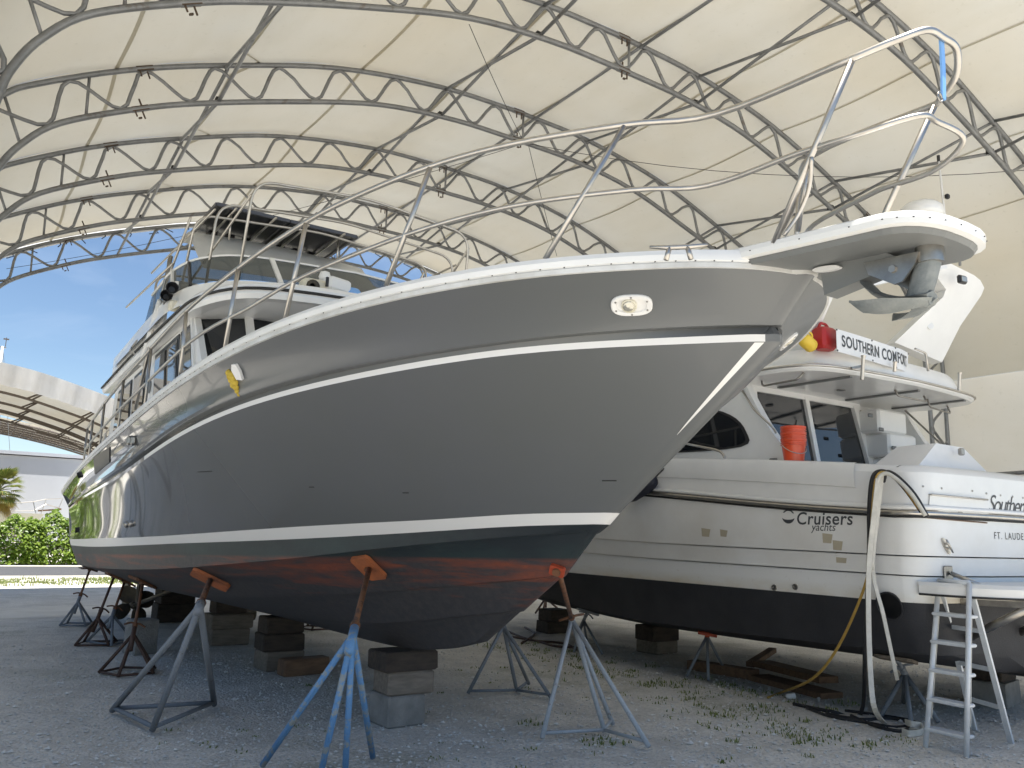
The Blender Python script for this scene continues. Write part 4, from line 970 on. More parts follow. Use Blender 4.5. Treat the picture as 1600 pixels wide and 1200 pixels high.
MB().lathe([(.075, 0), (.075, .012), (.06, .015)], (HX0-.03, 10.22, 3.16), (-1, 0, 0), 18).build('side_emblem', MAT['greyflat'], gy)
# brow / flybridge deck
def brow(off_, z0):
    pts = [(1.70+off_, 13.4), (1.66+off_, 11.0), (1.66+off_, 8.6), (1.70+off_, 7.75+off_*.5), (1.95+off_, 7.18+off_), (2.5+off_*.5, 6.95+off_), (XC, 6.88+off_)]
    P = smooth_path([(x, y, 0) for x, y in pts], 4); L = [(p.x, p.y, z0 - .022*max(0, p.y-8.3)) for p in P]
    return L + [(2*XC-x, y, z) for x, y, z in L[::-1][1:]]
rings = [brow(.16, 3.60), brow(.02, 3.58), brow(0, 3.62), brow(0, 3.70), brow(.03, 3.735), brow(.06, 3.745)]
b = MB()
for a, c in zip(rings, rings[1:]): b.grid([a, c], flip=True)
b.add(rings[0], [tuple(range(len(rings[0])))[::-1]]); b.add(rings[-1], [tuple(range(len(rings[-1])))]); b.build('flybridge_deck', MAT['white'], gy, True, auto=35)
MB().tube(brow(-.012, 3.66), .014, 6).build('brow_trim', MAT['rubber'], gy, True)
# flybridge coaming + smoked windscreen
def fb(off_, z, rake=0.0):
    pts = [(1.72+off_, 12.4), (1.70+off_, 10.2), (1.70+off_, 9.0+rake), (1.86+off_, 8.35+rake), (2.3+off_*.6, 7.92+off_+rake), (XC, 7.75+off_+rake)]
    P = smooth_path([(x, y, 0) for x, y in pts], 5); L = [(p.x, p.y, z - .02*max(0, p.y-9)) for p in P]
    return L + [(2*XC-x, y, zz) for x, y, zz in L[::-1][1:]]
b = MB().grid([fb(-.06, 3.74, -.15), fb(-.02, 3.86, -.05), fb(0, 3.97, 0), fb(.05, 3.985, .04)], flip=True); b.build('flybridge_coaming', MAT['white'], gy, True, auto=40)
A, B2 = fb(.01, 3.985, .02), fb(.06, 4.36, .42); n0 = len(A)
i0, i1 = 4, n0-5
MB().grid([A[i0:i1], B2[i0:i1]], flip=True).build('flybridge_windscreen', MAT['acrylic'], gy, True)
MB().tube([B2[i] for i in range(i0, i1)], .016, 6).build('screen_top_trim', MAT['white'], gy, True)
for i in (10, 13, n0//2-4, n0//2+6, n0-14, n0-11): MB().beam(A[i], B2[i], .05 if i != 13 else .03, .03, up=(0, 1, 0)).build('screen_mullion', MAT['white'] if i != 13 else MAT['black'], gy)
# side panels aft of the screen, flybridge seats block
for s in (-1, 1):
    X = XC + s*1.68; MB().prism([(X, 9.4, 3.72), (X, 12.6, 3.64), (X, 12.6, 3.86), (X, 10.6, 3.96), (X, 9.4, 4.0)], (-.02, 0, 0), (.02, 0, 0)).build('flybridge_side', MAT['white'], gy)
    MB().tube([(X-s*.02, 9.4, 4.42), (X-s*.02, 12.3, 4.55)], .013, 6).build('side_rail', MAT['steel'], gy, True)
MB().box((XC, 9.4, 3.98), (1.5, .5, .55), bev=.06).build('helm_console', MAT['white'], gy)
MB().box((XC, 11.6, 3.95), (2.4, .6, .5), bev=.08).build('flybridge_seat', MAT['tan'], gy)
# bimini top, curtain, pipe frame, solar panels
bm = []
for i in range(9):
    t = i/8; y = 9.0 + 1.25*t + (.25*(t-.75)*4 if t > .75 else 0); bm.append([(1.98 + 2.2*k/12, y, 4.32 + .72*min(t/.75, 1) - .04*math.sin(math.pi*t) + .05*math.sin(math.pi*k/12)) for k in range(13)])
MB().grid(bm).build('bimini_canvas', MAT['canvas'], gy, True)
def hoop(y, x0, zt, zb, r=.016, rk=0.0, mat='steel'):
    P = round_path([(XC-x0, y+rk, zb), (XC-x0+.03, y, zt-.02), (XC, y, zt+.10), (XC+x0-.03, y, zt-.02), (XC+x0, y+rk, zb)], .22, 6); MB().tube(P, r, 8).build('bimini_hoop', MAT[mat], gy, True)
hoop(7.95, 1.28, 5.02, 3.98, .015, .15); hoop(8.6, 1.45, 4.95, 3.98, .015, .1); hoop(9.35, 1.5, 5.05, 4.0, .015, .4); hoop(10.7, 1.5, 5.05, 4.1, .015, -.2); hoop(11.7, 1.45, 4.95, 4.1, .015, -.3)
for s in (-1, 1):
    MB().tube([(XC+s*1.26, 7.97, 4.85), (XC+s*1.5, 9.9, 4.1)], .013, 6).build('frame_brace', MAT['steel'], gy, True)
    MB().tube([(XC+s*1.5, 9.5, 5.03), (XC+s*1.58, 11.2, 3.8)], .014, 6).build('frame_brace', MAT['steel'], gy, True)
    MB().tube([(XC+s*1.45, 8.6, 4.85), (XC+s*1.5, 11.6, 4.9)], .013, 6).build('frame_brace', MAT['steel'], gy, True)
SX0, SX1, SY0, SY1, SZ = 2.13, 3.845, 9.35, 10.67, 5.2
solar = None
for k in range(2):
    xa = SX0 + (SX1-SX0)/2*k + .006; xb = SX0 + (SX1-SX0)/2*(k+1) - .006
    sp_ = thing('solar_panel', ((xa+xb)/2, 10.0, SZ), 'dark solar panel on the flybridge bimini frame, ' + ('starboard one beside the horns' if k == 0 else 'port one beside the searchlight'), 'solar panel', 'solar panels on the flybridge')
    MB().box(((xa+xb)/2, (SY0+SY1)/2, SZ), (xb-xa-.05, SY1-SY0-.05, .012)).build('backsheet', MAT['solar'], sp_)
    for a, c in (((xa, SY0), (xb, SY0)), ((xb, SY0), (xb, SY1)), ((xb, SY1), (xa, SY1)), ((xa, SY1), (xa, SY0))):
        MB().beam((*a, SZ), (*c, SZ), .035, .04).build('frame', MAT['alu'], sp_)
    for e in (.25, .5, .75): MB().box((xa+(xb-xa)*e, SY1-.32, SZ-.02), (.10, .08, .03)).build('junction_box', MAT['black'], sp_)
    MB().tube(smooth_path([(xa+.25, SY1-.34, SZ-.03), (xa+.35, SY1-.22, SZ-.06), (xa+.5, SY1-.3, SZ-.05), (xa+.62, SY1-.34, SZ-.03)], 4), .006, 5).build('cable', MAT['hose_b'], sp_)
for x in (SX0+.2, SX0+.66, SX1-.66, SX1-.2): MB().tube([(x, SY0-.1, SZ-.035), (x, SY1+.12, SZ-.035)], .014, 6).build('panel_rail', MAT['steel'], gy, True)
for x in (SX0+.2, SX1-.2):
    for y in (9.45, 10.6): MB().tube([(x, y, SZ-.03), (x, y, 4.85)], .012, 6).build('panel_post', MAT['steel'], gy, True)
# twin horns
hb_ = onx(262, 462, 1.66); hb_.y
for k, (dx, dz) in enumerate(((-.02, .06), (.05, .16))):
    c = onx(266+9*k-6, 462-12*k, 1.64)
    MB().lathe([(.02, .34), (.022, .2), (.026, .12), (.04, .04), (.062, -.02), (.058, -.02), (.03, .05)], c, (.15, 1, 0), 18).build('horn', MAT['black'], gy, True, auto=60)
MB().box(onx(272, 478, 1.68), (.10, .12, .10), bev=.02).build('horn_bracket', MAT['cream'], gy)
MB().box(onx(289, 455, 1.85), (.34, .4, .12), bev=.05).build('horn_base', MAT['white'], gy)
# searchlights on the brow
c = onx(490, 452, 2.62)
MB().box(c, (.26, .16, .17), bev=.03).build('searchlight_box', MAT['cream'], gy)
MB().lathe([(.05, -.1), (.065, 0), (.05, .02), (.03, -.02)], c+Vector((-.04, -.10, 0)), (0, -1, 0), 14).build('lens', MAT['bronze'], gy, True)
MB().lathe([(.01, -.055), (.045, -.04), (.058, 0), (.045, .045), (.01, .058)], c+Vector((.10, 0, .14)), (0, 0, 1), 14).build('anchor_light', MAT['white'], gy, True)
c2 = onx(522, 448, 2.82)
MB().box(c2, (.26, .22, .13), bev=.02, rz=.3).build('searchlight_box', MAT['white'], gy)
MB().box(c2+Vector((-.08, -.10, 0)), (.09, .02, .09), rz=.3).build('lens', MAT['black'], gy)
MB().tube([c2+Vector((0, 0, -.06)), c2+Vector((0, 0, -.2))], .03, 8).build('searchlight_post', MAT['white'], gy)
MB().lathe([(.10, -.06), (.12, 0), (.08, .06), (.01, .07)], onx(548, 462, 3.0), (0, 0, 1), 14).build('blue_cover', MAT['blue'], gy, True)
# stern rail basket and grab rails
for x in (2.1, 4.7):
    rail('stern_rail', [(x, 14.4, 2.2), (x-.15 if x < 3 else x+.15, 14.4, 3.0), (x, 15.9, 2.95), (x, 15.9, 2.1)], .015, .2)
    rail('stern_rail', [(x, 14.8, 2.2), (x, 14.8, 3.2), (x, 15.6, 3.1), (x, 15.6, 2.1)], .013, .25)
rail('stern_rail', [(2.1, 15.9, 2.9), (XC, 16.05, 2.9), (4.7, 15.9, 2.9)], .015, .1)
# whip aerial, outrigger lines beside the flybridge
MB().tube([onx(211, 640, 1.62), onx(258, 440, 1.75), onx(268, 400, 1.78)], .02, 6).build('aerial', MAT['steeldull'], gy, True)
MB().tube([onx(222, 570, 1.66), onx(252, 470, 1.72)], .045, 8).build('rod_tube', MAT['white'], gy, True)
MB().tube([onx(210, 553, 1.62), onx(203, 548, 1.52), onx(206, 543, 1.52), onx(214, 532, 1.62)], .011, 6).build('grab_rail', MAT['steel'], gy, True)

# ================================================================== the white cruiser
XW = 8.95
wy = thing('motor_yacht', (XW, 10, 0), 'white cruiser yacht with black bottom, glass cabin doors and flybridge arch beside the grey yacht', 'yacht')
def wl(tab): return tab
WL = {
 'g': [(4.30, 1.93, 2.245), (5.7, 1.95, 2.36), (7.2, 1.96, 2.47), (10, 1.9, 2.65), (13, 1.5, 2.85), (15.5, .7, 3.05), (16.5, .05, 3.1)],
 'r': [(4.30, 1.955, 1.885), (5.3, 1.975, 1.95), (7.5, 1.985, 2.14), (10, 1.93, 2.32), (13, 1.55, 2.55), (15.5, .72, 2.8), (16.4, .05, 2.9)],
 'a': [(4.30, 1.95, 1.52), (7.5, 1.97, 1.56), (10, 1.88, 1.66), (13, 1.35, 1.85), (15, .5, 2.0), (15.9, .05, 2.1)],
 'w': [(4.30, 1.93, 1.115), (9, 1.93, 1.12), (12, 1.5, 1.13), (14.3, .5, 1.14), (15.2, .05, 1.15)],
 'c': [(4.30, 1.80, .68), (7.6, 1.78, .62), (10, 1.55, .72), (12.5, .9, 1.0), (14.2, .3, 1.05), (15.1, .05, 1.08)],
 'm': [(4.30, .95, .50), (8, .95, .46), (11, .7, .55), (13.4, .25, .8), (14.6, .05, .95)],
 'k': [(4.30, .05, .38), (9, .05, .38), (11.5, .05, .42), (13.2, .05, .62), (14.3, .05, .85)],
}
NW_ = 46
def wline(tab, rad=.26):
    f = pch(tab); y0, y1 = tab[0][0], tab[-1][0]; o = []
    for i in range(NW_):
        t = 1-(1-i/(NW_-1))**1.4; y = y0+(y1-y0)*t; b_, z = f(y); o.append(Vector((b_, y, z)))
    # rounded quarter and gently curved transom in front
    b0, z0 = o[0].x, o[0].z; pre = []
    for k in range(8, 0, -1):
        an = math.pi/2*k/8; pre.append(Vector((b0-rad*(1-math.cos(an)), y0-rad*math.sin(an)*.95, z0)))
    for bb, dy in ((0.0, .10), (.5*b0, .075), (.8*(b0-rad), .03)): pre.insert(0 if bb == 0 else 0, Vector((bb, y0-rad*.95-dy, z0)))
    pre = sorted(pre, key=lambda p: p.x)
    return pre + o
WP = {k: wline(v) for k, v in WL.items()}
def wfull(row): return [(XW-p.x, p.y, p.z) for p in row[::-1]] + [(XW+p.x, p.y, p.z) for p in row[1:]]
def wrows(names, n=4, bulge=0.0):
    rows = []
    for a, c in zip(names, names[1:]):
        A, B_ = (WP[a] if isinstance(a, str) else a), (WP[c] if isinstance(c, str) else c)
        for k in range(n): rows.append([p.lerp(q, k/n) + Vector((bulge*math.sin(math.pi*k/n), 0, 0)) for p, q in zip(A, B_)])
    rows.append(WP[names[-1]] if isinstance(names[-1], str) else names[-1]); return rows
def inset(row, d, dz=0): return [Vector((max(p.x-d, 0), p.y + (d if i < 11 else 0), p.z+dz)) for i, p in enumerate(row)]
def wpart(name, rows, mat, auto=30): return MB().grid([wfull(r) for r in rows], flip=False).build(name, mat, wy, True, auto=auto)
mid1 = [p.lerp(q, .47) for p, q in zip(WP['r'], WP['a'])]
w1 = wpart('upper_topsides', wrows(['g', 'r'], 5, .0), MAT['white'])
w2 = wpart('topsides', wrows(['r', 'a'], 5, .01) , MAT['whitedirty'])
w2b = wpart('topsides', wrows([inset(WP['a'], .014, -.012), inset([p.lerp(q, .42) for p, q in zip(WP['a'], WP['w'])], .012)], 3), MAT['whitedirty'])
w2c = wpart('topsides', wrows([inset([p.lerp(q, .45) for p, q in zip(WP['a'], WP['w'])], .028), inset(WP['w'], .02)], 3), MAT['stained'])
w3 = wpart('hull_bottom', wrows([inset(WP['w'], .022), 'c', 'm', 'k'], 5), MAT['black_bottom'], 25)
WB = bvh([w1, w2, w2b, w2c, w3])
def wrail(row, dz, r, mat, name, dout=.01): return MB().tube([(x, y, z+dz) for x, y, z in wfull([Vector((p.x+dout if i > 3 else p.x, p.y-(dout if i < 11 else 0), p.z)) for i, p in enumerate(row)])], r, 6).build(name, MAT[mat], wy, True)
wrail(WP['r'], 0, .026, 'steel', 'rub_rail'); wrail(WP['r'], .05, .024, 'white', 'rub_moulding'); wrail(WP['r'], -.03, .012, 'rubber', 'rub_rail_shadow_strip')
# rounded gunwale shoulder and cockpit coaming
cap = [WP['g'], [Vector((max(p.x-.03, 0), p.y+(.03 if i < 11 else 0), p.z+.05)) for i, p in enumerate(WP['g'])], [Vector((max(p.x-.10, 0), p.y+(.10 if i < 11 else 0), p.z+.075)) for i, p in enumerate(WP['g'])], [Vector((max(p.x-.34, 0), p.y+(.34 if i < 11 else 0), p.z+.08)) for i, p in enumerate(WP['g'])], [Vector((max(p.x-.36, 0), p.y+(.36 if i < 11 else 0), p.z-.5)) for i, p in enumerate(WP['g'])]]
wpart('gunwale', cap, MAT['white'], 40)
# overhanging shoulder mould along the side deck
sh0 = [p for p in WP['g'] if 4.4 < p.y < 13]
rows = [[(XW-p.x-.0-dx, p.y, p.z+dz) for p in sh0] for dx, dz in ((-.02, .08), (.015, .07), (.03, .03), (.038, -.09), (.03, -.15), (-.02, -.17))]
MB().grid(rows, flip=True).build('side_shoulder', MAT['white'], wy, True, auto=40)
fl = [(XW-x, y, 1.75) for x, y in ((1.55, 4.5), (1.55, 6.6), (-1.55, 6.6), (-1.55, 4.5))]
MB().add(fl, [(0, 1, 2, 3)]).build('cockpit_floor', MAT['white'], wy)
# swim platform
zt = 1.30
pf = [onz(1456, 905, zt), onz(1480, 909, zt)]
P_ = smooth_path([(7.05, 4.15, 0), (7.08, 3.85, 0), (7.25, 3.52, 0), (7.7, 3.28, 0), (8.3, 3.18, 0), (XW, 3.15, 0)], 4)
L_ = [(p.x, p.y) for p in P_]; L_ = L_ + [(2*XW-x, y) for x, y in L_[::-1][1:]]
rings = [[(x+(.05 if x < XW else -.05), y+.04, zt-.115) for x, y in L_], [(x, y, zt-.10) for x, y in L_], [(x, y, zt-.03) for x, y in L_], [(x+(.02 if x < XW else -.02), y+.02, zt) for x, y in L_]]
b = MB()
for a, c in zip(rings, rings[1:]): b.grid([a, c])
b.add(rings[0], [tuple(range(len(L_)))]); b.add(rings[-1], [tuple(range(len(L_)))[::-1]]); b.build('swim_platform', MAT['whitedirty'], wy, True, auto=35)
MB().tube([(x-.004, y-.004, zt-.105) for x, y in L_], .010, 5).build('platform_edge_trim', MAT['rubber'], wy)
for x in (7.55, 8.4, 9.5, 10.3):
    MB().tube([(x, 3.4, zt-.12), (x, 4.02, .82)], .035, 8).build('platform_strut', MAT['steeldull'], wy, True); MB().beam((x, 3.3, zt-.15), (x, 4.05, zt-.17), .06, .05).build('platform_arm', MAT['steeldull'], wy)
# exhaust, transom hatch with handle, cleat, vents
b = MB(); l, nn = hit(1390, 947, WB); b.lathe([(.125, -.02), (.13, .012), (.118, .014), (.112, .0)], l, nn, 22); o = b.build('exhaust_flange', MAT['black_bottom'], wy, True, auto=40)
MB().lathe([(.112, .003), (.02, .003)], l, nn, 22).build('exhaust_hole', MAT['black'], wy)
def onhull(px, py, e=.004): 
    l, nn = hit(px, py, WB); return l + nn*e
def surf_panel(name, quad, mat, e0=.003, e1=.014, n=6, parent=None):
    """thin raised panel that follows the hull; quad = pixel corners tl,tr,br,bl"""
    tl, tr_, br, bl = [Vector((*q, 0)) for q in quad]; R1 = []; R2 = []
    for j in range(n+1):
        r1 = []; r2 = []
        for i in range(n+1):
            p = tl.lerp(tr_, i/n).lerp(bl.lerp(br, i/n), j/n); l, nn = hit(p.x, p.y, WB)
            if l is None: l, nn = (Vector((7, 4, 2)), Vector((0, -1, 0)))
            r1.append(l+nn*e1); r2.append(l+nn*e0)
        R1.append(r1); R2.append(r2)
    b = MB().grid(R1, flip=True); b.grid([R1[0], R2[0]]); b.grid([R1[-1], R2[-1]], flip=True); b.grid([[r[0] for r in R1], [r[0] for r in R2]], flip=True); b.grid([[r[-1] for r in R1], [r[-1] for r in R2]])
    return b.build(name, mat, parent or wy, True, auto=30)
hatch = surf_panel('transom_hatch', [(1452, 772), (1543, 783), (1543, 812), (1449, 804)], MAT['white'])
b = MB(); a, c = onhull(1452, 773, .035), onhull(1538, 781, .035); b.tube([a, a.lerp(c, .5), c], .008, 6)
for t in (.02, .5, .98): q = a.lerp(c, t); b.tube([q, q+Vector((.0, .04, 0))], .007, 6)
b.build('hatch_handle', MAT['steel'], wy, True)
MB().tube([onhull(1449+i*(1541-1449)/6, 809+i*(817-809)/6, .006) for i in range(7)], .007, 5).build('hatch_gasket', M('rust_brown_gasket', (.16, .10, .07), .8), wy)
for px, py in ((1500, 803), (1497, 799)): MB().lathe([(.02, 0), (.02, .006)], onhull(px, py, .012), hit(px, py, WB)[1], 10).build('latch', MAT['steeldull'], wy)
for px, py in ((1442, 760), (1471, 763), (1519, 767), (1541, 771), (1563, 774), (1582, 776), (1598, 778)): MB().lathe([(.010, 0), (.010, .004)], onhull(px, py, .001), hit(px, py, WB)[1], 8).build('snap_stud', MAT['steeldull'], wy)
l, nn = hit(1477, 853, WB); r, u = frame(nn); b = MB(); N = 18
b.prism([l+nn*.002+(r*.6+u*-.8)*.085*math.cos(t)+(r*.8+u*.6)*.03*math.sin(t) for t in [2*math.pi*i/N for i in range(N)]], (0, 0, 0), nn*.012); o = b.build('quarter_cleat', MAT['steel'], wy, True, auto=40)
ax = (r*.6+u*-.8); MB().tube([l+nn*.035-ax*.07+r*.01, l+nn*.04, l+nn*.035+ax*.07+r*.01], [.007, .011, .007], 8).tube([l-ax*.025, l+nn*.04-ax*.025], .009, 6).tube([l+ax*.025, l+nn*.04+ax*.025], .009, 6).build('horn', MAT['steel'], o, True)
# trim tab actuator square on the transom
l = onhull(1480, 895, .01); MB().box(l, (.13, .02, .12), bev=.008).build('actuator_plate', MAT['steeldull'], wy); MB().tube([l+Vector((0, -.02, 0)), l+Vector((.12, -.28, -.12))], .018, 8).build('actuator_rod', MAT['steel'], wy, True)
# filler patches and stains
for px, py, s in ((1103, 832, 7), (1131, 833, 6), (1293, 841, 8), (1309, 852, 8), (1315, 871, 9)):
    surf_panel('filler_patch', [(px-s, py-s), (px+s, py-s+2), (px+s-2, py+s), (px-s+1, py+s-1)], MAT['stain'], .0005, .0016, 2)
# styling grooves are the steps between the topside strips; through-hulls
for px, py in ((1210, 918), (1243, 917)):
    l, nn = hit(px, py, WB)
    if l: MB().lathe([(.03, 0), (.03, .012), (.02, .012), (.018, .002)], l, nn, 12).build('through_hull', MAT['steeldull'], wy)
# ---- lettering
def text_mesh(s, size, shear=0.0, ext=0.0, space=1.0, bold=0.0):
    cu_ = bpy.data.curves.new('lettering', 'FONT'); cu_.body = s; cu_.size = size; cu_.shear = shear; cu_.space_character = space; cu_.offset = bold; cu_.resolution_u = 4
    o = bpy.data.objects.new('lettering_tmp', cu_); COL.objects.link(o); dg = bpy.context.evaluated_depsgraph_get(); dg.update()
    me = bpy.data.meshes.new_from_object(o.evaluated_get(dg)); V = [tuple(v.co) for v in me.vertices]; F = [tuple(p.vertices) for p in me.polygons]
    bpy.data.objects.remove(o); bpy.data.curves.remove(cu_); bpy.data.meshes.remove(me); return V, F
def text_on(s, size, fn, name, mat, parent, **kw):
    V, F = text_mesh(s, size, **kw); return mk(name, [fn(x, y) for x, y, z in V], F, mat, parent)
def on_side(y0, z0, sl=0.0):
    # text running aft along the port side (reads left to right for someone standing beside the boat)
    def f(x, y):
        o = Vector((2.0, y0-x, z0+y+sl*x)); l, nn, i, d = WB.ray_cast(o, Vector((1, 0, 0))); return (l + Vector((-.003, 0, 0))) if l else Vector((7, y0-x, z0+y))
    return f
l = onhull(1244, 812); text_on('Cruisers', .17, on_side(l.y, l.z-.045, .0), 'brand_lettering', MAT['print_'], wy, shear=.12, space=1.05, bold=.002)
l = onhull(1258, 824); text_on('yachts', .105, on_side(l.y-.07, l.z-.03, .0), 'brand_lettering', MAT['print_'], wy, shear=.25, space=1.0)
l = onhull(1232, 807); f_ = on_side(l.y, l.z)
N = 20; ring = lambda a, c, ox=0, oy=0, s0=0, s1=2*math.pi: [(ox+a*math.cos(s0+(s1-s0)*i/N), oy+c*math.sin(s0+(s1-s0)*i/N)) for i in range(N+1)]
V = []; F = []
for (A_, B_) in ((ring(.075, .07, 0, 0, .4, 2.6), ring(.05, .035, .0, .02, .4, 2.6)), (ring(.075, .07, 0, 0, 3.3, 6.0), ring(.07, .02, .0, -.012, 3.3, 6.0))):
    k = len(V); V += [f_(x, y) for x, y in A_] + [f_(x, y) for x, y in B_]; F += [(k+i, k+i+1, k+N+2+i, k+N+1+i) for i in range(N)]
mk('brand_emblem', V, F, MAT['print_'], wy)
def on_transom(x0, z0):
    def f(x, y):
        o = Vector((x0+x, 1.0, z0+y)); l, nn, i, d = WB.ray_cast(o, Vector((0, 1, 0))); return (l + Vector((0, -.003, 0))) if l else Vector((x0+x, 4, z0+y))
    return f
l = onhull(1543, 800); text_on('Southern Comfort', .235, on_transom(l.x, l.z), 'name_lettering', MAT['print_'], wy, shear=.45, space=.82)
l = onhull(1553, 842); text_on('FT. LAUDERDALE', .092, on_transom(l.x, l.z), 'port_lettering', MAT['print_'], wy, space=1.25)
# ---- locker / seat back on the transom
Ya = 4.22
pk = [ony(1428, 740, Ya), ony(1482, 691, Ya), ony(1524, 698, Ya), ony(1557, 754, Ya)]
pk[0].z = pk[3].z = 2.26
b = MB(); bk = [p+Vector((.05*(1 if i < 2 else -1), .55, 0)) for i, p in enumerate(pk)]; fr_ = [p + Vector((0, 0 if p.z < 2.4 else .12, 0)) for p in pk]
b.add(fr_+bk, [(0, 3, 2, 1), (4, 5, 6, 7), (1, 2, 6, 5), (0, 1, 5, 4), (2, 3, 7, 6)]); b.build('transom_locker', MAT['white'], wy)
q = ony(1502, 706, Ya+.02); MB().box(q+Vector((0, 0, 0)), (.05, .05, .07), bev=.01).build('locker_latch', MAT['steeldull'], wy)
MB().tube(smooth_path([ony(1500, 747, 4.15), ony(1512, 740, 4.1), ony(1524, 740, 4.1), ony(1529, 752, 4.12)], 5), .012, 6).build('shore_cable', MAT['hose_b'], wy, True)
# ---- cabin: port side panel, window, aft bulkhead doors, stairs, overhang, flybridge
YB = 6.40
XP = 7.32
hs = [(5.42, 2.36), (5.60, 2.50), (5.84, 2.73), (6.05, 3.04), (6.26, 3.42), (11.6, 3.42), (12.6, 2.55), (12.4, 2.40)]
hs2 = smooth_path([(0, y, z) for y, z in hs[:5]], 4)
poly = [(XP, p.y, p.z) for p in hs2] + [(XP, y, z) for y, z in hs[5:]]
MB().prism(poly, (0, 0, 0), (.10, 0, 0)).build('cabin_side', MAT['white'], wy)
MB().prism([(2*XW-x, y, z) for x, y, z in poly], (0, 0, 0), (-.10, 0, 0)).build('cabin_side', MAT['white'], wy)
wp = smooth_path([(0, 6.30, 2.64), (0, 6.22, 2.80), (0, 6.45, 3.02), (0, 7.0, 3.16), (0, 8.2, 3.18), (0, 9.2, 3.0), (0, 9.4, 2.75), (0, 8.6, 2.68), (0, 7.4, 2.64)], 4, True)
o = MB().prism([(XP, p.y, p.z) for p in wp], (-.012, 0, 0), (-.002, 0, 0)).build('cabin_window', MAT['black'], wy, True, auto=40)
cyw = Vector((0, 7.6, 2.9)); MB().prism([(XP, cyw.y+(p.y-cyw.y)*.965, cyw.z+(p.z-cyw.z)*.92) for p in wp], (-.018, 0, 0), (-.012, 0, 0)).build('pane', MAT['glass'], o)
MB().box((XP-.02, 5.85, 2.46), (.03, .10, .05), bev=.01).build('courtesy_light', MAT['greyflat'], wy)
# aft bulkhead
dl0, dr0 = ony(1172, 606, YB), ony(1326, 632, YB); dl1, dr1 = ony(1245, 760, YB), ony(1372, 745, YB)
zt_, zb_ = 3.36, 1.85
xl_t, xr_t, xl_b, xr_b = dl0.x, dr0.x, dl0.x+.04, dr0.x+.42
MB().add([(XP+.05, YB+.02, zb_), (2*XW-XP, YB+.02, zb_), (2*XW-XP, YB+.02, 3.45), (XP+.05, YB+.02, 3.45)], [(0, 1, 2, 3)]).build('aft_bulkhead', MAT['white'], wy)
rk = lambda x0, x1, z: x0 + (x1-x0)*(zt_-z)/(zt_-zb_)
def dq(u, z): return Vector((rk(xl_t, xl_b, z)*(1-u)+rk(xr_t, xr_b, z)*u, YB-.03-.10*(1-(z-zb_)/(zt_-zb_)), z))
for u0, u1 in ((.01, .50), (.505, .99)):
    o = MB().add([dq(u0, zb_), dq(u1, zb_), dq(u1, zt_-.04), dq(u0, zt_-.04)], [(0, 1, 2, 3)]).build('glass_door', MAT['glass'], wy)
MB().beam(dq(.50, zb_)+Vector((0, -.02, 0)), dq(.50, zt_)+Vector((0, -.02, 0)), .07, .04, up=(0, 1, 0)).build('door_stile', MAT['white'], wy)
MB().beam(dq(0, zb_)+Vector((0, -.02, 0)), dq(0, zt_)+Vector((0, -.02, 0)), .06, .04, up=(0, 1, 0)).build('door_jamb', MAT['white'], wy)
MB().beam(dq(1.03, zb_)+Vector((0, -.02, 0)), dq(1.03, zt_)+Vector((0, -.02, 0)), .13, .05, up=(0, 1, 0)).build('door_jamb', MAT['white'], wy)
MB().beam(dq(0, zt_)+Vector((-.1, -.01, 0)), dq(1, zt_)+Vector((.15, -.01, 0)), .05, .08).build('door_header', MAT['white'], wy)
for u0, u1 in ((.30, .5), (.52, .98)): MB().tube([dq(u0, 2.55)+Vector((0, -.03, 0)), dq(u1, 2.55)+Vector((0, -.03, 0))], .022, 6).build('push_rail', MAT['steeldull'], wy, True)
MB().tube(round_path([dq(1.045, 3.30)+Vector((0, -.06, 0)), dq(1.07, 3.1)+Vector((0, -.10, 0)), dq(1.06, 2.35)+Vector((0, -.08, 0)), dq(1.03, 2.28)+Vector((0, -.03, 0))], .08), .013, 6).build('grab_rail', MAT['steel'], wy, True)
MB().tube(round_path([onx(1155, 602, XP-.02), onx(1178, 640, XP-.10), onx(1208, 668, XP-.10), onx(1212, 676, XP-.02)], .06), .013, 6).build('grab_rail', MAT['steel'], wy, True)
# moulded stair to the flybridge on the starboard side
for k in range(5):
    zz = 1.95 + .30*k; xx = 10.62 - .0*k
    MB().box((10.30-.10*k, 6.05+.06*k - .0, zz+.0), (.62, .50, .30), bev=.03).build('stair_step', MAT['white'], wy)
sp2 = [(10.62, 5.3, 2.3), (10.62, 5.6, 2.45), (10.62, 6.2, 3.1), (10.62, 6.4, 3.45), (10.62, 7.2, 3.45), (10.62, 7.2, 2.2), (10.62, 5.3, 1.8)]
MB().prism(sp2, (0, 0, 0), (.12, 0, 0)).build('stair_side', MAT['white'], wy)
MB().tube(round_path([(10.58, 6.45, 3.42), (10.5, 6.3, 3.46), (10.55, 5.65, 2.75), (10.58, 5.6, 2.55)], .1), .014, 6).build('stair_rail', MAT['steeldull'], wy, True)
for px, py in ((1360, 649), (1377, 671), (1397, 700), (1418, 728)): MB().box(ony(px, py, YB-.45), (.10, .02, .045), bev=.01).build('courtesy_light', MAT['greyflat'], wy)
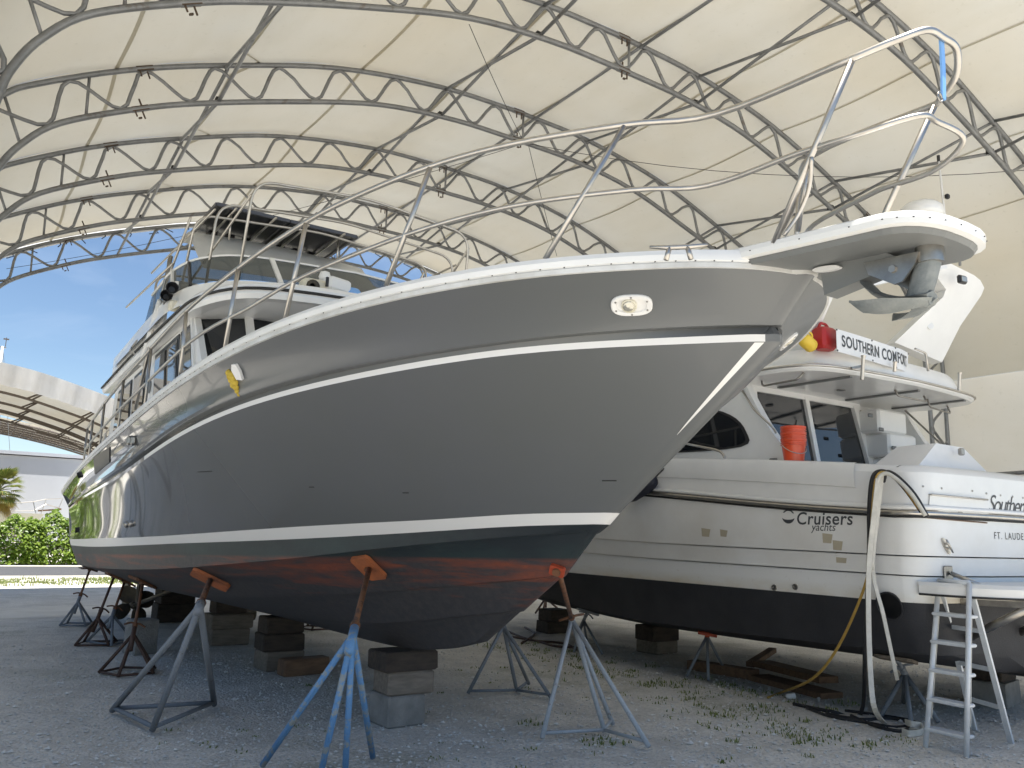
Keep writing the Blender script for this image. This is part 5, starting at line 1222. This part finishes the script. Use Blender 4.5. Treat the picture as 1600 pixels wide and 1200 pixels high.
# overhang
def ovh(o_, z):
    pts = [(7.28+o_, 11.2), (7.20+o_, 8.0), (7.17+o_, 6.2), (7.22+o_, 5.55), (7.5+o_, 5.27+o_), (8.2, 5.17+o_), (XW, 5.13+o_)]
    P = smooth_path([(x, y, 0) for x, y in pts], 4); L = [(p.x, p.y, z - .0*p.y) for p in P]
    return L + [(2*XW-x, y, zz) for x, y, zz in L[::-1][1:]]
rings = [ovh(.10, 3.385), ovh(.03, 3.385), ovh(.0, 3.41), ovh(-.01, 3.45), ovh(.04, 3.475), ovh(.10, 3.49)]
b = MB()
for a, c in zip(rings, rings[1:]): b.grid([a, c], flip=True)
b.add(rings[0], [tuple(range(len(rings[0])))[::-1]]); b.add(rings[-1], [tuple(range(len(rings[-1])))]); b.build('flybridge_overhang', MAT['white'], wy, True, auto=35)
MB().tube(ovh(-.012, 3.435), .014, 6).build('overhang_trim', MAT['steel'], wy, True)
for x in (7.9, 9.2, 10.2): MB().box((x, 5.75, 3.375), (.05, .95, .02)).build('ceiling_batten', MAT['greyflat'], wy)
MB().lathe([(.05, 0), (.05, .012)], (8.55, 5.85, 3.384), (0, 0, -1), 14).build('ceiling_light', MAT['greyflat'], wy)
for x0, x1 in ((7.32, 7.34), (9.4, 10.0)):
    pass
MB().tube(round_path([(7.45, 6.1, 3.385), (7.40, 6.05, 3.31), (7.36, 5.55, 3.31), (7.40, 5.5, 3.385)], .05), .012, 6).build('overhead_rail', MAT['steeldull'], wy, True)
MB().tube(round_path([(9.0, 5.45, 3.385), (9.0, 5.42, 3.31), (9.6, 5.42, 3.31), (9.6, 5.45, 3.385)], .05), .012, 6).build('overhead_rail', MAT['steeldull'], wy, True)
MB().tube(round_path([(9.85, 5.55, 3.385), (9.85, 5.52, 3.28), (10.5, 5.62, 3.28), (10.5, 5.66, 3.385)], .05), .012, 6).build('overhead_rail', MAT['steeldull'], wy, True)
# rod holders on the overhang
for px, py, Yp in ((1348, 573, 5.12), (1398, 572, 5.16), (1499, 597, 5.42)):
    c = ony(px, py, Yp-.03); MB().lathe([(.018, -.14*(.45 if px == 1398 else 1)), (.02, -.13*(.45 if px == 1398 else 1)), (.02, .09*(.4 if px == 1398 else 1)), (.028, .12*(.4 if px == 1398 else 1)), (.022, .12*(.4 if px == 1398 else 1))], c, (.06, -.08, 1), 12).build('rod_holder', MAT['steel'], wy, True, auto=40)
MB().tube([ony(1330, 575, 5.11), ony(1345, 572, 5.10)], .012, 6).build('rod_holder_clamp', MAT['steeldull'], wy)
# flybridge coaming
def wfb(o_, z):
    pts = [(7.45+o_, 10.6), (7.42+o_, 8.0), (7.42+o_, 6.4), (7.5+o_, 5.6+o_), (7.8+o_, 5.33+o_), (8.4, 5.26+o_), (XW, 5.24+o_)]
    P = smooth_path([(x, y, 0) for x, y in pts], 4); L = [(p.x, p.y, z + .02*max(0, p.y-6)) for p in P]
    return L + [(2*XW-x, y, zz) for x, y, zz in L[::-1][1:]]
MB().grid([wfb(.0, 3.48), wfb(-.01, 3.54), wfb(.02, 3.64), wfb(.05, 3.68), wfb(.15, 3.69)], flip=True).build('flybridge_coaming', MAT['white'], wy, True, auto=40)
MB().tube(round_path([ony(1430, 545, 5.2), ony(1447, 552, 5.2), ony(1450, 580, 5.2)], .05), .014, 6).build('flybridge_rail', MAT['steel'], wy, True)
# radar arch: two raked legs joined by a crossbar
def archleg(xb, xt, s):
    sec = [((xb, 6.05, 3.55), .85, .10), ((xb+.02*s, 5.75, 3.95), .62, .10), ((xb+.10*s, 5.35, 4.40), .42, .10), ((xt, 5.02, 4.72), .32, .10)]
    rows = []
    for c, wd, th in sec:
        c = Vector(c); rows.append([c+Vector((-th/2*1, -wd/2, 0)), c+Vector((-th/2, wd/2, 0)), c+Vector((th/2, wd/2, 0)), c+Vector((th/2, -wd/2, 0))])
    b = MB(); b.grid(rows, close=True); return b
AYp = 5.15
# starboard leg drawn in the transverse/raked plane seen from astern
def archpt(px, py):
    y = 5.4
    for _ in range(30): y = .5*y + .5*(5.6 - .42*(ony(px, py, y).z - 3.85))
    return ony(px, py, y)
lpx = [(1398, 535), (1472, 566), (1500, 510), (1533, 462), (1538, 450), (1532, 438), (1522, 430), (1466, 402), (1462, 430), (1478, 452), (1474, 464), (1440, 495)]
lp = [archpt(*p) for p in lpx]
b = MB(); b.prism(lp, (0, 0, 0), (.05, .16, 0)); ar = b.build('radar_arch', MAT['white'], wy)
MB().prism([(7.50, 5.20, 4.20), (7.50, 5.55, 4.24), (7.72, 6.40, 3.60), (7.72, 5.75, 3.60)], (-.05, 0, 0), (.05, 0, 0)).build('radar_arch', MAT['white'], wy)
zc_ = lp[7].z; MB().beam((7.46, 5.40, 4.22), (lp[7].x+.1, lp[7].y+.1, zc_-.08), .30, .10).build('arch_crossbar', MAT['white'], wy)
rd = ony(1440, 331, 5.4); 
MB().lathe([(.24, -.10), (.26, -.04), (.25, .04), (.18, .10), (.05, .125)], (rd.x, 5.4, rd.z), (0, 0, 1), 24).build('radar_dome', MAT['white'], wy, True)
MB().tube([(rd.x, 5.42, zc_), (rd.x, 5.42, rd.z-.08)], .06, 8).build('radar_post', MAT['white'], wy, True)
a0 = ony(1476, 335, 5.35); a1 = ony(1466, 243, 5.35)
MB().tube([(a0.x, 5.42, zc_), a0, a1], .013, 6).build('aerial', MAT['white'], wy, True); MB().tube([a1-Vector((0, 0, .08)), a1], .02, 8).build('aerial_tip', MAT['rubber'], wy)
MB().box(ony(1480, 307, 5.3), (.06, .05, .06), bev=.01).build('deck_light', MAT['black'], wy)
MB().tube([ony(1499, 382, 5.3), ony(1500, 415, 5.3)], .016, 6).build('aerial', MAT['steeldull'], wy)
q = ony(1503, 437, 5.05); MB().box(q, (.14, .05, .10), rz=-.1, bev=.012).build('work_light', MAT['black'], wy); MB().box(q+Vector((0, -.03, 0)), (.10, .01, .06), rz=-.1).build('lens', MAT['lens'], wy)
MB().lathe([(.05, 0), (.05, .01), (.04, .012)], ony(1453, 509, 5.42), (-.3, -1, 0), 16).build('arch_emblem', MAT['white'], wy)
# side deck rail fwd with stay
MB().tube(round_path([onx(1046, 688, 7.05), onx(1115, 702, 7.05), onx(1128, 706, 7.05), onx(1137, 725, 7.05)], .08), .014, 8).build('side_rail', MAT['steel'], wy, True)
MB().tube([onx(1042, 700, 7.05), onx(1050, 722, 7.05)], .013, 8).build('side_rail_post', MAT['steel'], wy, True)
for y in (8.2, 9.8, 11.4): 
    g_ = pch(WL['g'])(y); MB().tube([(XW-g_[0]+.1, y, g_[1]), (XW-g_[0]+.1, y, g_[1]+.6)], .013, 8).build('side_rail_post', MAT['steel'], wy, True)
MB().tube([onx(1046, 688, 7.05)] + [(XW-pch(WL['g'])(y)[0]+.1, y, pch(WL['g'])(y)[1]+.6) for y in (8.2, 9.8, 11.4)], .014, 8).build('side_rail', MAT['steel'], wy, True)
# fender
fc = onx(997, 764, 6.86)
fe = thing('fender', (fc.x, fc.y, fc.z-.1), 'dark navy fender hanging on a black line at the white yacht rail', 'fender')
MB().lathe([(.02, -.30), (.08, -.26), (.11, -.15), (.11, .12), (.085, .2), (.03, .25)], fc, (-.1, .9, -.4), 16).build('body', MAT['navy'], fe, True)
MB().tube([fc+Vector((0, -.22, .08)), onx(1046, 724, 7.0)], .010, 6).build('line', MAT['hose_b'], fe)
# bucket stack, banner, cans (each a thing of its own)
bc = onx(1241, 727, 7.12)
bc.z = pch(WL['g'])(bc.y)[1]+.075
for k in range(3):
    z0 = bc.z + .065*k; c = Vector((bc.x, bc.y, z0))
    bt = thing('bucket', c, ['orange bucket at the bottom of the stack on the white yacht side deck', 'orange bucket in the middle of the stack on the white yacht side deck', 'orange bucket on top of the stack on the white yacht side deck'][k], 'bucket', 'nested orange buckets')
    MB().lathe([(.098, 0), (.122, .20), (.128, .205), (.128, .225), (.124, .226), (.116, .21), (.10, .06)], c, (0, 0, 1), 22).build('body', MAT['bucket'], bt, True, auto=40)
    for dz in (.165, .185): MB().lathe([(.119, -.004), (.129, -.003), (.129, .003), (.120, .004)], c+Vector((0, 0, dz)), (0, 0, 1), 22).build('rib', MAT['bucket'], bt, True, auto=40)
    if k == 0: MB().tube([c+Vector((.125*math.cos(t), .125*math.sin(t), .17-.10*math.sin((t-2.6)/3.3*math.pi))) for t in [2.6+3.3*i/12 for i in range(13)]], .004, 5).build('handle', MAT['steel'], bt)
tlp, trp, blp = ony(1305, 511, 5.2), ony(1430, 541, 5.2), ony(1304, 543, 5.2)
bW, bH = (trp.x-tlp.x)*1.06, .245
def bsurf(u, v):
    x = tlp.x + bW*u*(.955 if u < .75 else .955-.0*(u-.75)) - (.35*(u-.75)**2 if u > .75 else 0); y = 5.19 - .02*math.sin(u*5.2) + (.55*(u-.78)**1.3 if u > .78 else 0); zz = tlp.z + (-.02 - .016*math.sin(u*math.pi)) - bH*v - .03*u
    return Vector((x, y - .012*math.sin(v*math.pi)*math.sin(u*11), zz))
bn = thing('name_banner', (tlp.x+.7, 5.2, tlp.z-.2), 'white vinyl banner reading SOUTHERN COMFORT tied to the flybridge rail', 'banner')
MB().grid([[bsurf(i/40, j/8) for i in range(41)] for j in range(9)], flip=True).build('sheet', MAT['banner'], bn, True)
V, F = text_mesh('SOUTHERN COMFORT', .175, space=1.1, bold=.0035); wmax = max(v[0] for v in V)
mk('lettering', [bsurf(.045+.90*v[0]/wmax, .72 - v[1]/bH*1.0)+Vector((0, -.004, 0)) for v in V], F, MAT['print_'], bn)
MB().grid([[bsurf(i/40, j/8)+Vector((0, .003, 0)) for i in range(41)] for j in range(9)]).build('backing', MAT['banner'], bn, True)
for u in (.005, .4, .72, .99):
    for v in (.04, .95): MB().lathe([(.010, 0), (.010, .004)], bsurf(u, v), (0, -1, 0), 8).build('eyelet', MAT['black'], bn)
cn = ony(1288, 532, 5.38); cn.z = 3.78; cn_ = thing('fuel_can', (cn.x, cn.y, cn.z-.12), 'red plastic fuel can beside the banner on the flybridge', 'fuel can')
MB().box(cn+Vector((0, 0, -.02)), (.24, .18, .24), bev=.03).build('body', MAT['can'], cn_, True, auto=40)
MB().tube(round_path([cn+Vector((-.09, 0, .09)), cn+Vector((-.06, 0, .15)), cn+Vector((.04, 0, .15)), cn+Vector((.09, 0, .09))], .04), .016, 8).build('handle', MAT['can'], cn_, True)
MB().lathe([(.03, 0), (.03, .03), (.02, .04)], cn+Vector((.10, 0, .08)), (.3, 0, 1), 12).build('cap', MAT['black'], cn_, True)
fn_ = ony(1262, 545, 5.36); fn_.z = 3.67; fu = thing('yellow_jug', (fn_.x, fn_.y, fn_.z-.1), 'yellow plastic jug lying beside the red fuel can', 'jug')
MB().lathe([(.02, -.14), (.06, -.12), (.075, -.05), (.075, .08), (.04, .13), (.02, .16)], fn_, (1, .2, -.25), 14).build('body', MAT['yellow'], fu, True)
MB().tube(smooth_path([fn_+Vector((-.05, 0, .07)), fn_+Vector((-.02, -.02, .11)), fn_+Vector((.05, -.02, .09)), fn_+Vector((.07, 0, .04))], 4), .012, 6).build('handle', MAT['yellow'], fu, True)

# ================================================================== boat stands
def stand(label, feet, apex, head, mats, group=None, legr=.019, tops=None, base='ring', handle=True, H_=None, padw=.30, padn=None, name='boat_stand', handle_t=.35, tw=0.0):
    ft = [onz(*f) if len(f) == 2 else Vector(f) for f in feet]; c = sum(ft, Vector())/len(ft)
    ap = onx(apex[0], apex[1], c.x) if len(apex) == 2 else Vector(apex)
    if len(head) == 2: hd, hn = hit(head[0], head[1], H_)
    else: hd, hn = Vector(head[:3]), (padn or Vector((0, 0, -1)))
    if hd is None: hd, hn = ap + Vector((0, 0, .4)), Vector((0, 0, -1))
    lm, pm, dm = mats
    s = thing(name, (c.x, c.y, 0), label, 'boat stand', group)
    axis = (hd-ap).normalized(); low = ap - axis*.10
    MB().tube([low-axis*.14, ap+axis*.04], legr*1.45, 12).build('sleeve', MAT[lm], s, True)
    for f in ft: MB().tube([ap - axis*.05, f.lerp(ap, .02)+Vector((0, 0, legr*.6))], legr, 10).build('leg', MAT[lm], s, True)
    if base == 'ring':
        n = len(ft); ctr = sum(ft, Vector())/n; order = sorted(ft, key=lambda p: math.atan2(p.y-ctr.y, p.x-ctr.x))
        for i in range(n):
            a, b_ = order[i], order[(i+1) % n]; MB().tube([a.lerp(ap, .06), b_.lerp(ap, .06)], legr*.75, 8).build('base_bar', MAT[lm], s, True)
    elif base == 'hub':
        hubp = ft[1].lerp(ap, .05)
        for f in (ft[0], ft[2], ft[3] if len(ft) > 3 else ft[2]): MB().tube([hubp, f.lerp(ap, .07)], legr*.75, 8).build('base_bar', MAT[lm], s, True)
    MB().tube([ap - axis*.12, hd - axis*.03], legr*.95, 10).build('post', MAT[pm], s, True)
    MB().lathe([(legr*1.6, -.02), (legr*1.6, .02)], ap+axis*.05, axis, 8).build('collar_nut', MAT[pm], s)
    if handle:
        h0 = ap + axis*.075; sd_ = axis.cross(ray(apex[0], apex[1]) if len(apex) == 2 else Vector((0, 1, 0))).normalized()
        MB().tube(smooth_path([h0-sd_*.11-axis*.03, h0-sd_*.05, h0, h0+sd_*.05, h0+sd_*.11-axis*.03], 3), .011, 8).build('handle', MAT[pm], s, True)
    r, u = frame(hn, axis if abs(axis.dot(hn)) < .95 else (1, 0, 0))
    if tw: r, u = r*math.cos(tw)+u*math.sin(tw), u*math.cos(tw)-r*math.sin(tw)
    b = MB(); b.prism([hd+hn*.006+r*x*padw/2+u*z*padw*.36 for x, z in ((-1, -.8), (-.8, -1), (.8, -1), (1, -.8), (1, .8), (.8, 1), (-.8, 1), (-1, .8))], (0, 0, 0), hn*.028); b.build('pad', MAT[dm], s)
    MB().lathe([(.028, -.03), (.028, .01)], hd+hn*.04, hn, 10).build('swivel', MAT[pm], s)
    return s
GR = ('stand_grey', 'rust', 'orange'); 
stand('blue flaking steel boat stand with orange pad under the grey bow', [(407, 1203), (497, 1228), (538, 1226), (583, 1190)], (553, 985), (578, 884), ('stand_blue', 'rust', 'orange'), legr=.021, base='none', handle=False, padw=.26, tw=-.4)
stand('dull grey tripod boat stand with orange pad beside the blue stand', [(172, 1116), (236, 1148), (335, 1106)], (313, 945), (330, 903), ('stand_grey', 'rust', 'orange'), legr=.025, base='ring', handle=False, padw=.36)
stand('bright galvanised boat stand with rusty post at the grey yacht stem', [(846, 1160), (946, 1150), (959, 1138), (1017, 1174)], (893, 966), (872, 889), ('stand_bright', 'rust', 'redpaint'), legr=.0195, base='hub', padw=.10, padn=Vector((1, 0, -.4)))
def ghit(x, y): 
    l, n_, i, d = HB.ray_cast(Vector((x, y, .2)), Vector((0, 0, 1))); return (l, (n_ if n_.z < 0 else -n_)) if l else (Vector((x, y, .9)), Vector((0, 0, -1)))
hd, hn = ghit(4.55, 7.2)
stand('grey galvanised boat stand on the far side of the grey keel', [(730, 1088), (808, 1084), (827, 1072), (862, 1094)], (4.85, 7.33, .72), tuple(hd), ('stand_grey', 'rust', 'rust'), legr=.0185, base='hub', handle=False, padn=hn)
far = 'stands under the stern of the grey yacht'
def fstand(label, gx_, gy_, headp, mats, hz=.36, spread=.22, n=4, rot=.4, group=None):
    hd, hn = ghit(*headp); feet = [(gx_+spread*math.cos(rot+2*math.pi*i/n), gy_+spread*math.sin(rot+2*math.pi*i/n), 0) for i in range(n)]
    apx = Vector((gx_, gy_, hz)); return stand(label, feet, tuple(apx), tuple(hd), mats, group, .018, base='ring', handle=True, padn=hn)
e = onz(119, 978); fstand('thin grey boat stand under the stern corner of the grey yacht', e.x, e.y, (e.x+.12, e.y+.1), ('stand_grey', 'rust', 'rust_dark'), .42, .27)
e = onz(150, 1008); fstand('dark brown rusty boat stand second from the grey stern corner', e.x, e.y, (e.x+.15, e.y+.1), ('rust_dark', 'rust_dark', 'rust'), .40, .30)
e = onz(180, 1010); fstand('rust streaked grey boat stand in front of the propellers', e.x-.02, e.y+.25, (e.x+.12, e.y+.5), ('stand_grey', 'rust', 'rust'), .42, .34, 3)
e = onz(205, 1055); fstand('dark rusty boat stand with five legs beside the propellers', e.x, e.y+.1, (e.x+.1, e.y+.4), ('rust_dark', 'rust', 'rust'), .46, .31, 5)
e = onz(500, 985); fstand('rust brown boat stand far behind the keel blocks', e.x, e.y+.2, (e.x-.2, e.y+.2), ('rust_dark', 'rust_dark', 'rust'), .36, .32, 5)
e = onz(405, 955); fstand('small rusty boat stand far back under the grey port side', e.x, e.y+.2, (e.x-.3, e.y+.2), ('rust_dark', 'rust_dark', 'rust'), .36, .3, 4)
# white yacht stands
def whit(x, y):
    l, n_, i, d = WB.ray_cast(Vector((x, y, .1)), Vector((0, 0, 1))); return (l, (n_ if n_.z < 0 else -n_)) if l else (Vector((x, y, .6)), Vector((0, 0, -1)))
hd, hn = whit(7.62, 7.15); hd = onx(1100, 966, 7.3); 
stand('low grey tripod boat stand with red orange head beside the planks', [(1072, 1060), (1107, 1066), (1135, 1053)], (1105, 992), (7.62, 7.12, whit(7.62, 7.12)[0].z-.01), ('stand_grey', 'redpaint', 'redpaint'), legr=.018, base='none', padn=Vector((-.2, 0, -1)), padw=.22)
hd, hn = whit(7.62, 4.75)
stand('grey boat stand behind the white ladder under the white yacht quarter', [(1376, 1122), (1424, 1132), (1468, 1132), (1412, 1100)], (1411, 1048), (hd.x, hd.y, hd.z-.01), ('stand_grey', 'stand_grey', 'timber'), legr=.022, base='none', padn=hn, padw=.34)
hd, hn = whit(7.75, 9.5)
stand('dim grey boat stand under the white yacht behind the stem stand', [(896, 1021), (918, 1012), (942, 1024)], (914, 965), (hd.x, hd.y, hd.z-.01), ('stand_grey', 'stand_grey', 'stand_grey'), legr=.017, base='none', padn=hn)
e = onz(852, 962); stand('small brown boat stand in the distance beyond the white yacht blocks', [(e.x-.3, e.y-.3, 0), (e.x+.3, e.y-.3, 0), (e.x, e.y+.35, 0)], (e.x, e.y, .4), (e.x, e.y, .75), ('rust_dark', 'rust_dark', 'rust'), legr=.02, base='none')

# ================================================================== keel blocks (every block a thing)
def block(c, d, rz, mat, label, group=None, name='keel_block'):
    b = MB(); b.box((0, 0, d[2]/2), d, 0, bev=.014)
    V = np.array(b.V); V[:, :2] += rng.normal(0, .003, (len(V), 2)); R = np.array(Matrix.Rotation(rz, 3, 'Z'))
    V = V @ R.T + np.array(c); return mk(name, V, b.F, MAT[mat], label=label, cat='block', group=group)
q = onz(627, 1138); X0, Y0 = q.x+.08, q.y+.20
block((X0-.03, Y0, 0), (.36, .36, .25), .06, 'concrete', 'pale squared concrete block at the foot of the foremost keel stack')
block((X0+.01, Y0-.02, .252), (.42, .33, .19), -.03, 'timber', 'grey weathered timber block with dark streaks in the foremost keel stack')
kz = LP['K']; top = min(p.z for p in kz if 5.5 < p.y < 8)
block((X0-.01, Y0-.03, .444), (.50, .34, top-.446), .04, 'timber_dark', 'dark stained timber block on top of the foremost keel stack')
q = onz(432, 1048); X1, Y1 = 3.42, q.y+.15
block((X1, Y1, 0), (.46, .40, .21), .05, 'timber', 'weathered lower timber block of the second keel stack')
block((X1-.01, Y1, .212), (.48, .38, .19), -.04, 'timber_dark', 'dark middle timber block of the second keel stack')
block((X1, Y1+.02, .404), (.44, .36, .585-.404), .02, 'timber_dark', 'dark upper timber block of the second keel stack')
q = onz(480, 1056); block((q.x, q.y+.12, 0), (.55, .20, .18), .10, 'plank', 'brown squared timber lying beside the second keel stack', name='timber_offcut')
q = onz(358, 1008); block((3.45, q.y+.15, 0), (.52, .4, .22), 0, 'timber', 'lower timber block of the third keel stack', 'third keel stack')
block((3.45, q.y+.15, .222), (.58, .4, .19), .06, 'timber', 'upper timber block of the third keel stack', 'third keel stack')
block((3.45, q.y+.2, .414), (.42, .36, .17), 0, 'timber_dark', 'dark thin timber block on top of the third keel stack')
q = onz(278, 972); block((3.42, q.y+.2, 0), (.62, .5, .30), 0, 'timber_dark', 'large dark lower block of the aftmost keel stack')
block((3.42, q.y+.2, .302), (.55, .45, .28), .05, 'timber_dark', 'large dark upper block of the aftmost keel stack')
q = onz(190, 1040); block((q.x+.35, q.y+.9, 0), (.3, .3, .42), .3, 'concrete', 'grey upright block behind the five legged rusty stand')
q = onz(1042, 1022); block((q.x, q.y+.2, 0), (.46, .4, .17), .1, 'timber', 'lower timber block under the white yacht keel, nearer the planks'); block((q.x, q.y+.2, .172), (.5, .4, .21), 0, 'timber_dark', 'dark upper timber block under the white yacht keel, nearer the planks')
q = onz(876, 990); block((q.x, q.y+.2, 0), (.46, .4, .19), -.1, 'timber_dark', 'lower dark timber block under the white yacht keel, behind the stem stand'); block((q.x+.02, q.y+.2, .192), (.42, .4, .19), 0, 'timber_dark', 'upper dark timber block under the white yacht keel, behind the stem stand')
q = onz(1585, 1110); block((q.x+.2, q.y+.3, 0), (.5, .4, .24), .2, 'concrete', 'grey concrete block under the white yacht stern behind the ladder'); block((q.x+.22, q.y+.32, .242), (.4, .36, .14), .1, 'timber_dark', 'dark timber block on the grey block behind the ladder')

# planks beside the white yacht
for (a, b_, w_, h_, lb) in [((1080, 1045), (1180, 1062), .18, .11, 'brown plank behind the red headed stand'), ((1185, 1062), (1300, 1092), .30, .06, 'broad brown plank at the bottom of the timber pile'), ((1190, 1050), (1296, 1078), .26, .07, 'thick brown plank on top of the timber pile'), ((1172, 1050), (1208, 1036), .10, .06, 'short brown offcut leaning on the timber pile')]:
    p, q = onz(*a), onz(*b_); p.z += h_/2 + (.0 if 'top' not in lb else .07) + (.06 if 'short' in lb else 0); q.z += h_/2 + (.07 if 'top' in lb else 0) + (.14 if 'short' in lb else 0)
    bb = MB().beam(p, q, w_, h_); mk('plank', bb.V, bb.F, MAT['plank'], label=lb, cat='plank')
# paper cup
q = onz(1229, 1093); b = MB().lathe([(.022, 0), (.032, .09), (.034, .092), (.030, .088), (.022, .01)], q+Vector((0, 0, .03)), (.95, -.3, .05), 14)
mk('paper_cup', b.V, b.F, MAT['whitestripe'], label='white crumpled paper cup lying on the gravel beside the planks', cat='cup', smooth=True)

# ================================================================== step ladder
F0, F1 = onz(1446, 1168), onz(1510, 1184); B0, B1 = onz(1523, 1141), onz(1580, 1161)
T0, T1 = onx(1471, 912, F0.x+.24), onx(1532, 914, F0.x+.30)
hz_ = 1.42
ax_ = (F1-F0); mid_f = (F0+F1)/2; mid_b = (B0+B1)/2
T0 = F0.lerp(B0, .38) + Vector((0, 0, 0)); T1 = F1.lerp(B1, .38)
ztop = (onx(1471, 908, T0.x).z + onx(1534, 912, T1.x).z)/2
wv = (F1-F0).normalized(); T0.z = T1.z = ztop; T0 += wv*.03; T1 -= wv*.03
ld = thing('step_ladder', ((F0.x+B1.x)/2, (F0.y+B1.y)/2, 0), 'white folding step ladder with five treads standing below the white yacht platform', 'ladder')
for f, t in ((F0, T0), (F1, T1)): MB().tube([f+Vector((0, 0, .0)), t], .021, 10).build('front_rail', MAT['ladder'], ld, True)
for f, t in ((B0, T0), (B1, T1)):
    t2 = t.lerp(f, .10); MB().beam(f+Vector((0, 0, .0)), t2, .022, .045, up=wv).build('rear_rail', MAT['ladder'], ld)
MB().tube([T0, T1], .022, 10).build('top_bar', MAT['ladder'], ld, True)
bk = ((B0+B1)/2-(F0+F1)/2).normalized()
for k in range(5):
    t = .105 + .172*k; a, c = F0.lerp(T0, t), F1.lerp(T1, t); 
    o = MB(); ctr = (a+c)/2 + bk*.045; R_ = Matrix((wv, Vector((0, 0, 1)).cross(wv), Vector((0, 0, 1)))).transposed(); o.box(ctr, ((c-a).length+.01, .13, .028), rot=R_, bev=.008); o.build('tread', MAT['ladder'], ld)
for t in (.22, .46, .70):
    a, c = B0.lerp(T0, t), B1.lerp(T1, t); MB().beam(a, c, .02, .035).build('rear_brace', MAT['ladder'], ld)
for f, t, b_ in ((F0, T0, B0), (F1, T1, B1)):
    MB().tube([f.lerp(t, .16)+bk*.07, f.lerp(t, .78)+bk*.06], .005, 5).build('tie_rod', MAT['hose_w'], ld)

# ================================================================== hoses and cables over the white yacht quarter
top0 = onx(1378, 741, 6.92)
def hose(label, pts, r, mat, flat=False, name='hose', wd=(1, 0, 0)):
    P = smooth_path(pts, 6); b = MB()
    if flat: b.ribbon(P, wd, r, .012)
    else: b.tube(P, r, 8)
    return mk(name, b.V, b.F, MAT[mat], label=label, cat=name.split('_')[-1], smooth=not flat)
gq = lambda px, py, z=.015: onz(px, py, z)
hose('black shore cable hanging straight down the white yacht side', [onx(1440, 800, 6.93), onx(1415, 765, 6.9), onx(1392, 741, 6.90), onx(1372, 737, 6.86), onx(1362, 752, 6.82), onx(1358, 800, 6.84), onx(1358, 860, 6.86), onx(1352, 1000, 6.92), gq(1345, 1115), gq(1300, 1112), gq(1240, 1100)], .019, 'hose_b', name='power_cable')
hose('second black cable looped back over the gunwale beside the hatch', [onx(1449, 808, 6.93), onx(1428, 772, 6.9), onx(1402, 745, 6.88), onx(1385, 738, 6.88), onx(1380, 752, 6.93)], .021, 'hose_b', name='power_cable')
hose('white hose in the bundle looped over the gunwale', [onx(1446, 806, 6.90), onx(1424, 772, 6.87), onx(1400, 748, 6.85), onx(1382, 740, 6.83), onx(1370, 756, 6.80), onx(1368, 820, 6.82), onx(1362, 890, 6.84)], .018, 'hose_w')
hose('yellow hose sagging from the gunwale to the planks', [onx(1436, 795, 6.91), onx(1410, 758, 6.88), onx(1388, 740, 6.86), onx(1370, 745, 6.80), onx(1363, 800, 6.80), onx(1360, 870, 6.82), onx(1348, 925, 6.84), onx(1310, 1010, 6.98), onx(1270, 1060, 7.1), gq(1218, 1083), gq(1200, 1090)], .013, 'hose_y')
hose('flat white drain hose hanging to the ground in front of the stand', [onx(1372, 748, 6.80), onx(1366, 800, 6.78), onx(1358, 880, 6.80), onx(1357, 960, 6.78), onx(1360, 1050, 6.70), onx(1366, 1105, 6.66), gq(1382, 1130), gq(1400, 1139), gq(1440, 1136)], .042, 'hose_w', True, 'flat_hose', (.8, -.6, 0))
hose('second flat white hose slanting past the exhaust outlet', [onx(1378, 742, 6.86), onx(1372, 800, 6.84), onx(1364, 890, 6.86), onx(1380, 960, 6.88), onx(1396, 1035, 6.95), onx(1402, 1062, 7.1)], .032, 'hose_w', True, 'flat_hose', (.8, -.6, 0))
hose('black cable lying along the gravel under the white yacht', [gq(1260, 1106), gq(1300, 1120), gq(1350, 1128), gq(1400, 1136), gq(1430, 1128), gq(1380, 1118), gq(1320, 1110)], .013, 'hose_b', name='power_cable')
hose('black cable coiled on the gravel beside the flat hose', [gq(1330, 1118), gq(1370, 1135), gq(1410, 1142), gq(1420, 1130), gq(1390, 1122), gq(1345, 1124), gq(1290, 1115)], .015, 'hose_b', name='power_cable')
hose('loose flat white hose end curled at the ladder foot', [gq(1410, 1143, .03), gq(1422, 1146, .03), gq(1440, 1143, .03), gq(1440, 1134, .05), gq(1424, 1131, .07), gq(1415, 1128, .06)], .05, 'hose_w', True, 'flat_hose', (0, 0, 1))
for k, pts in enumerate(([(790, 985), (830, 1000), (880, 1005), (900, 1015)], [(800, 995), (840, 1002), (870, 1010), (920, 1012)], [(815, 1005), (835, 990), (820, 980)])):
    hose('dark hose snaking over the gravel behind the grey forefoot', [gq(*p) for p in pts], .018, 'rust_dark', name='ground_hose').__setitem__('group', 'hoses behind the grey forefoot')
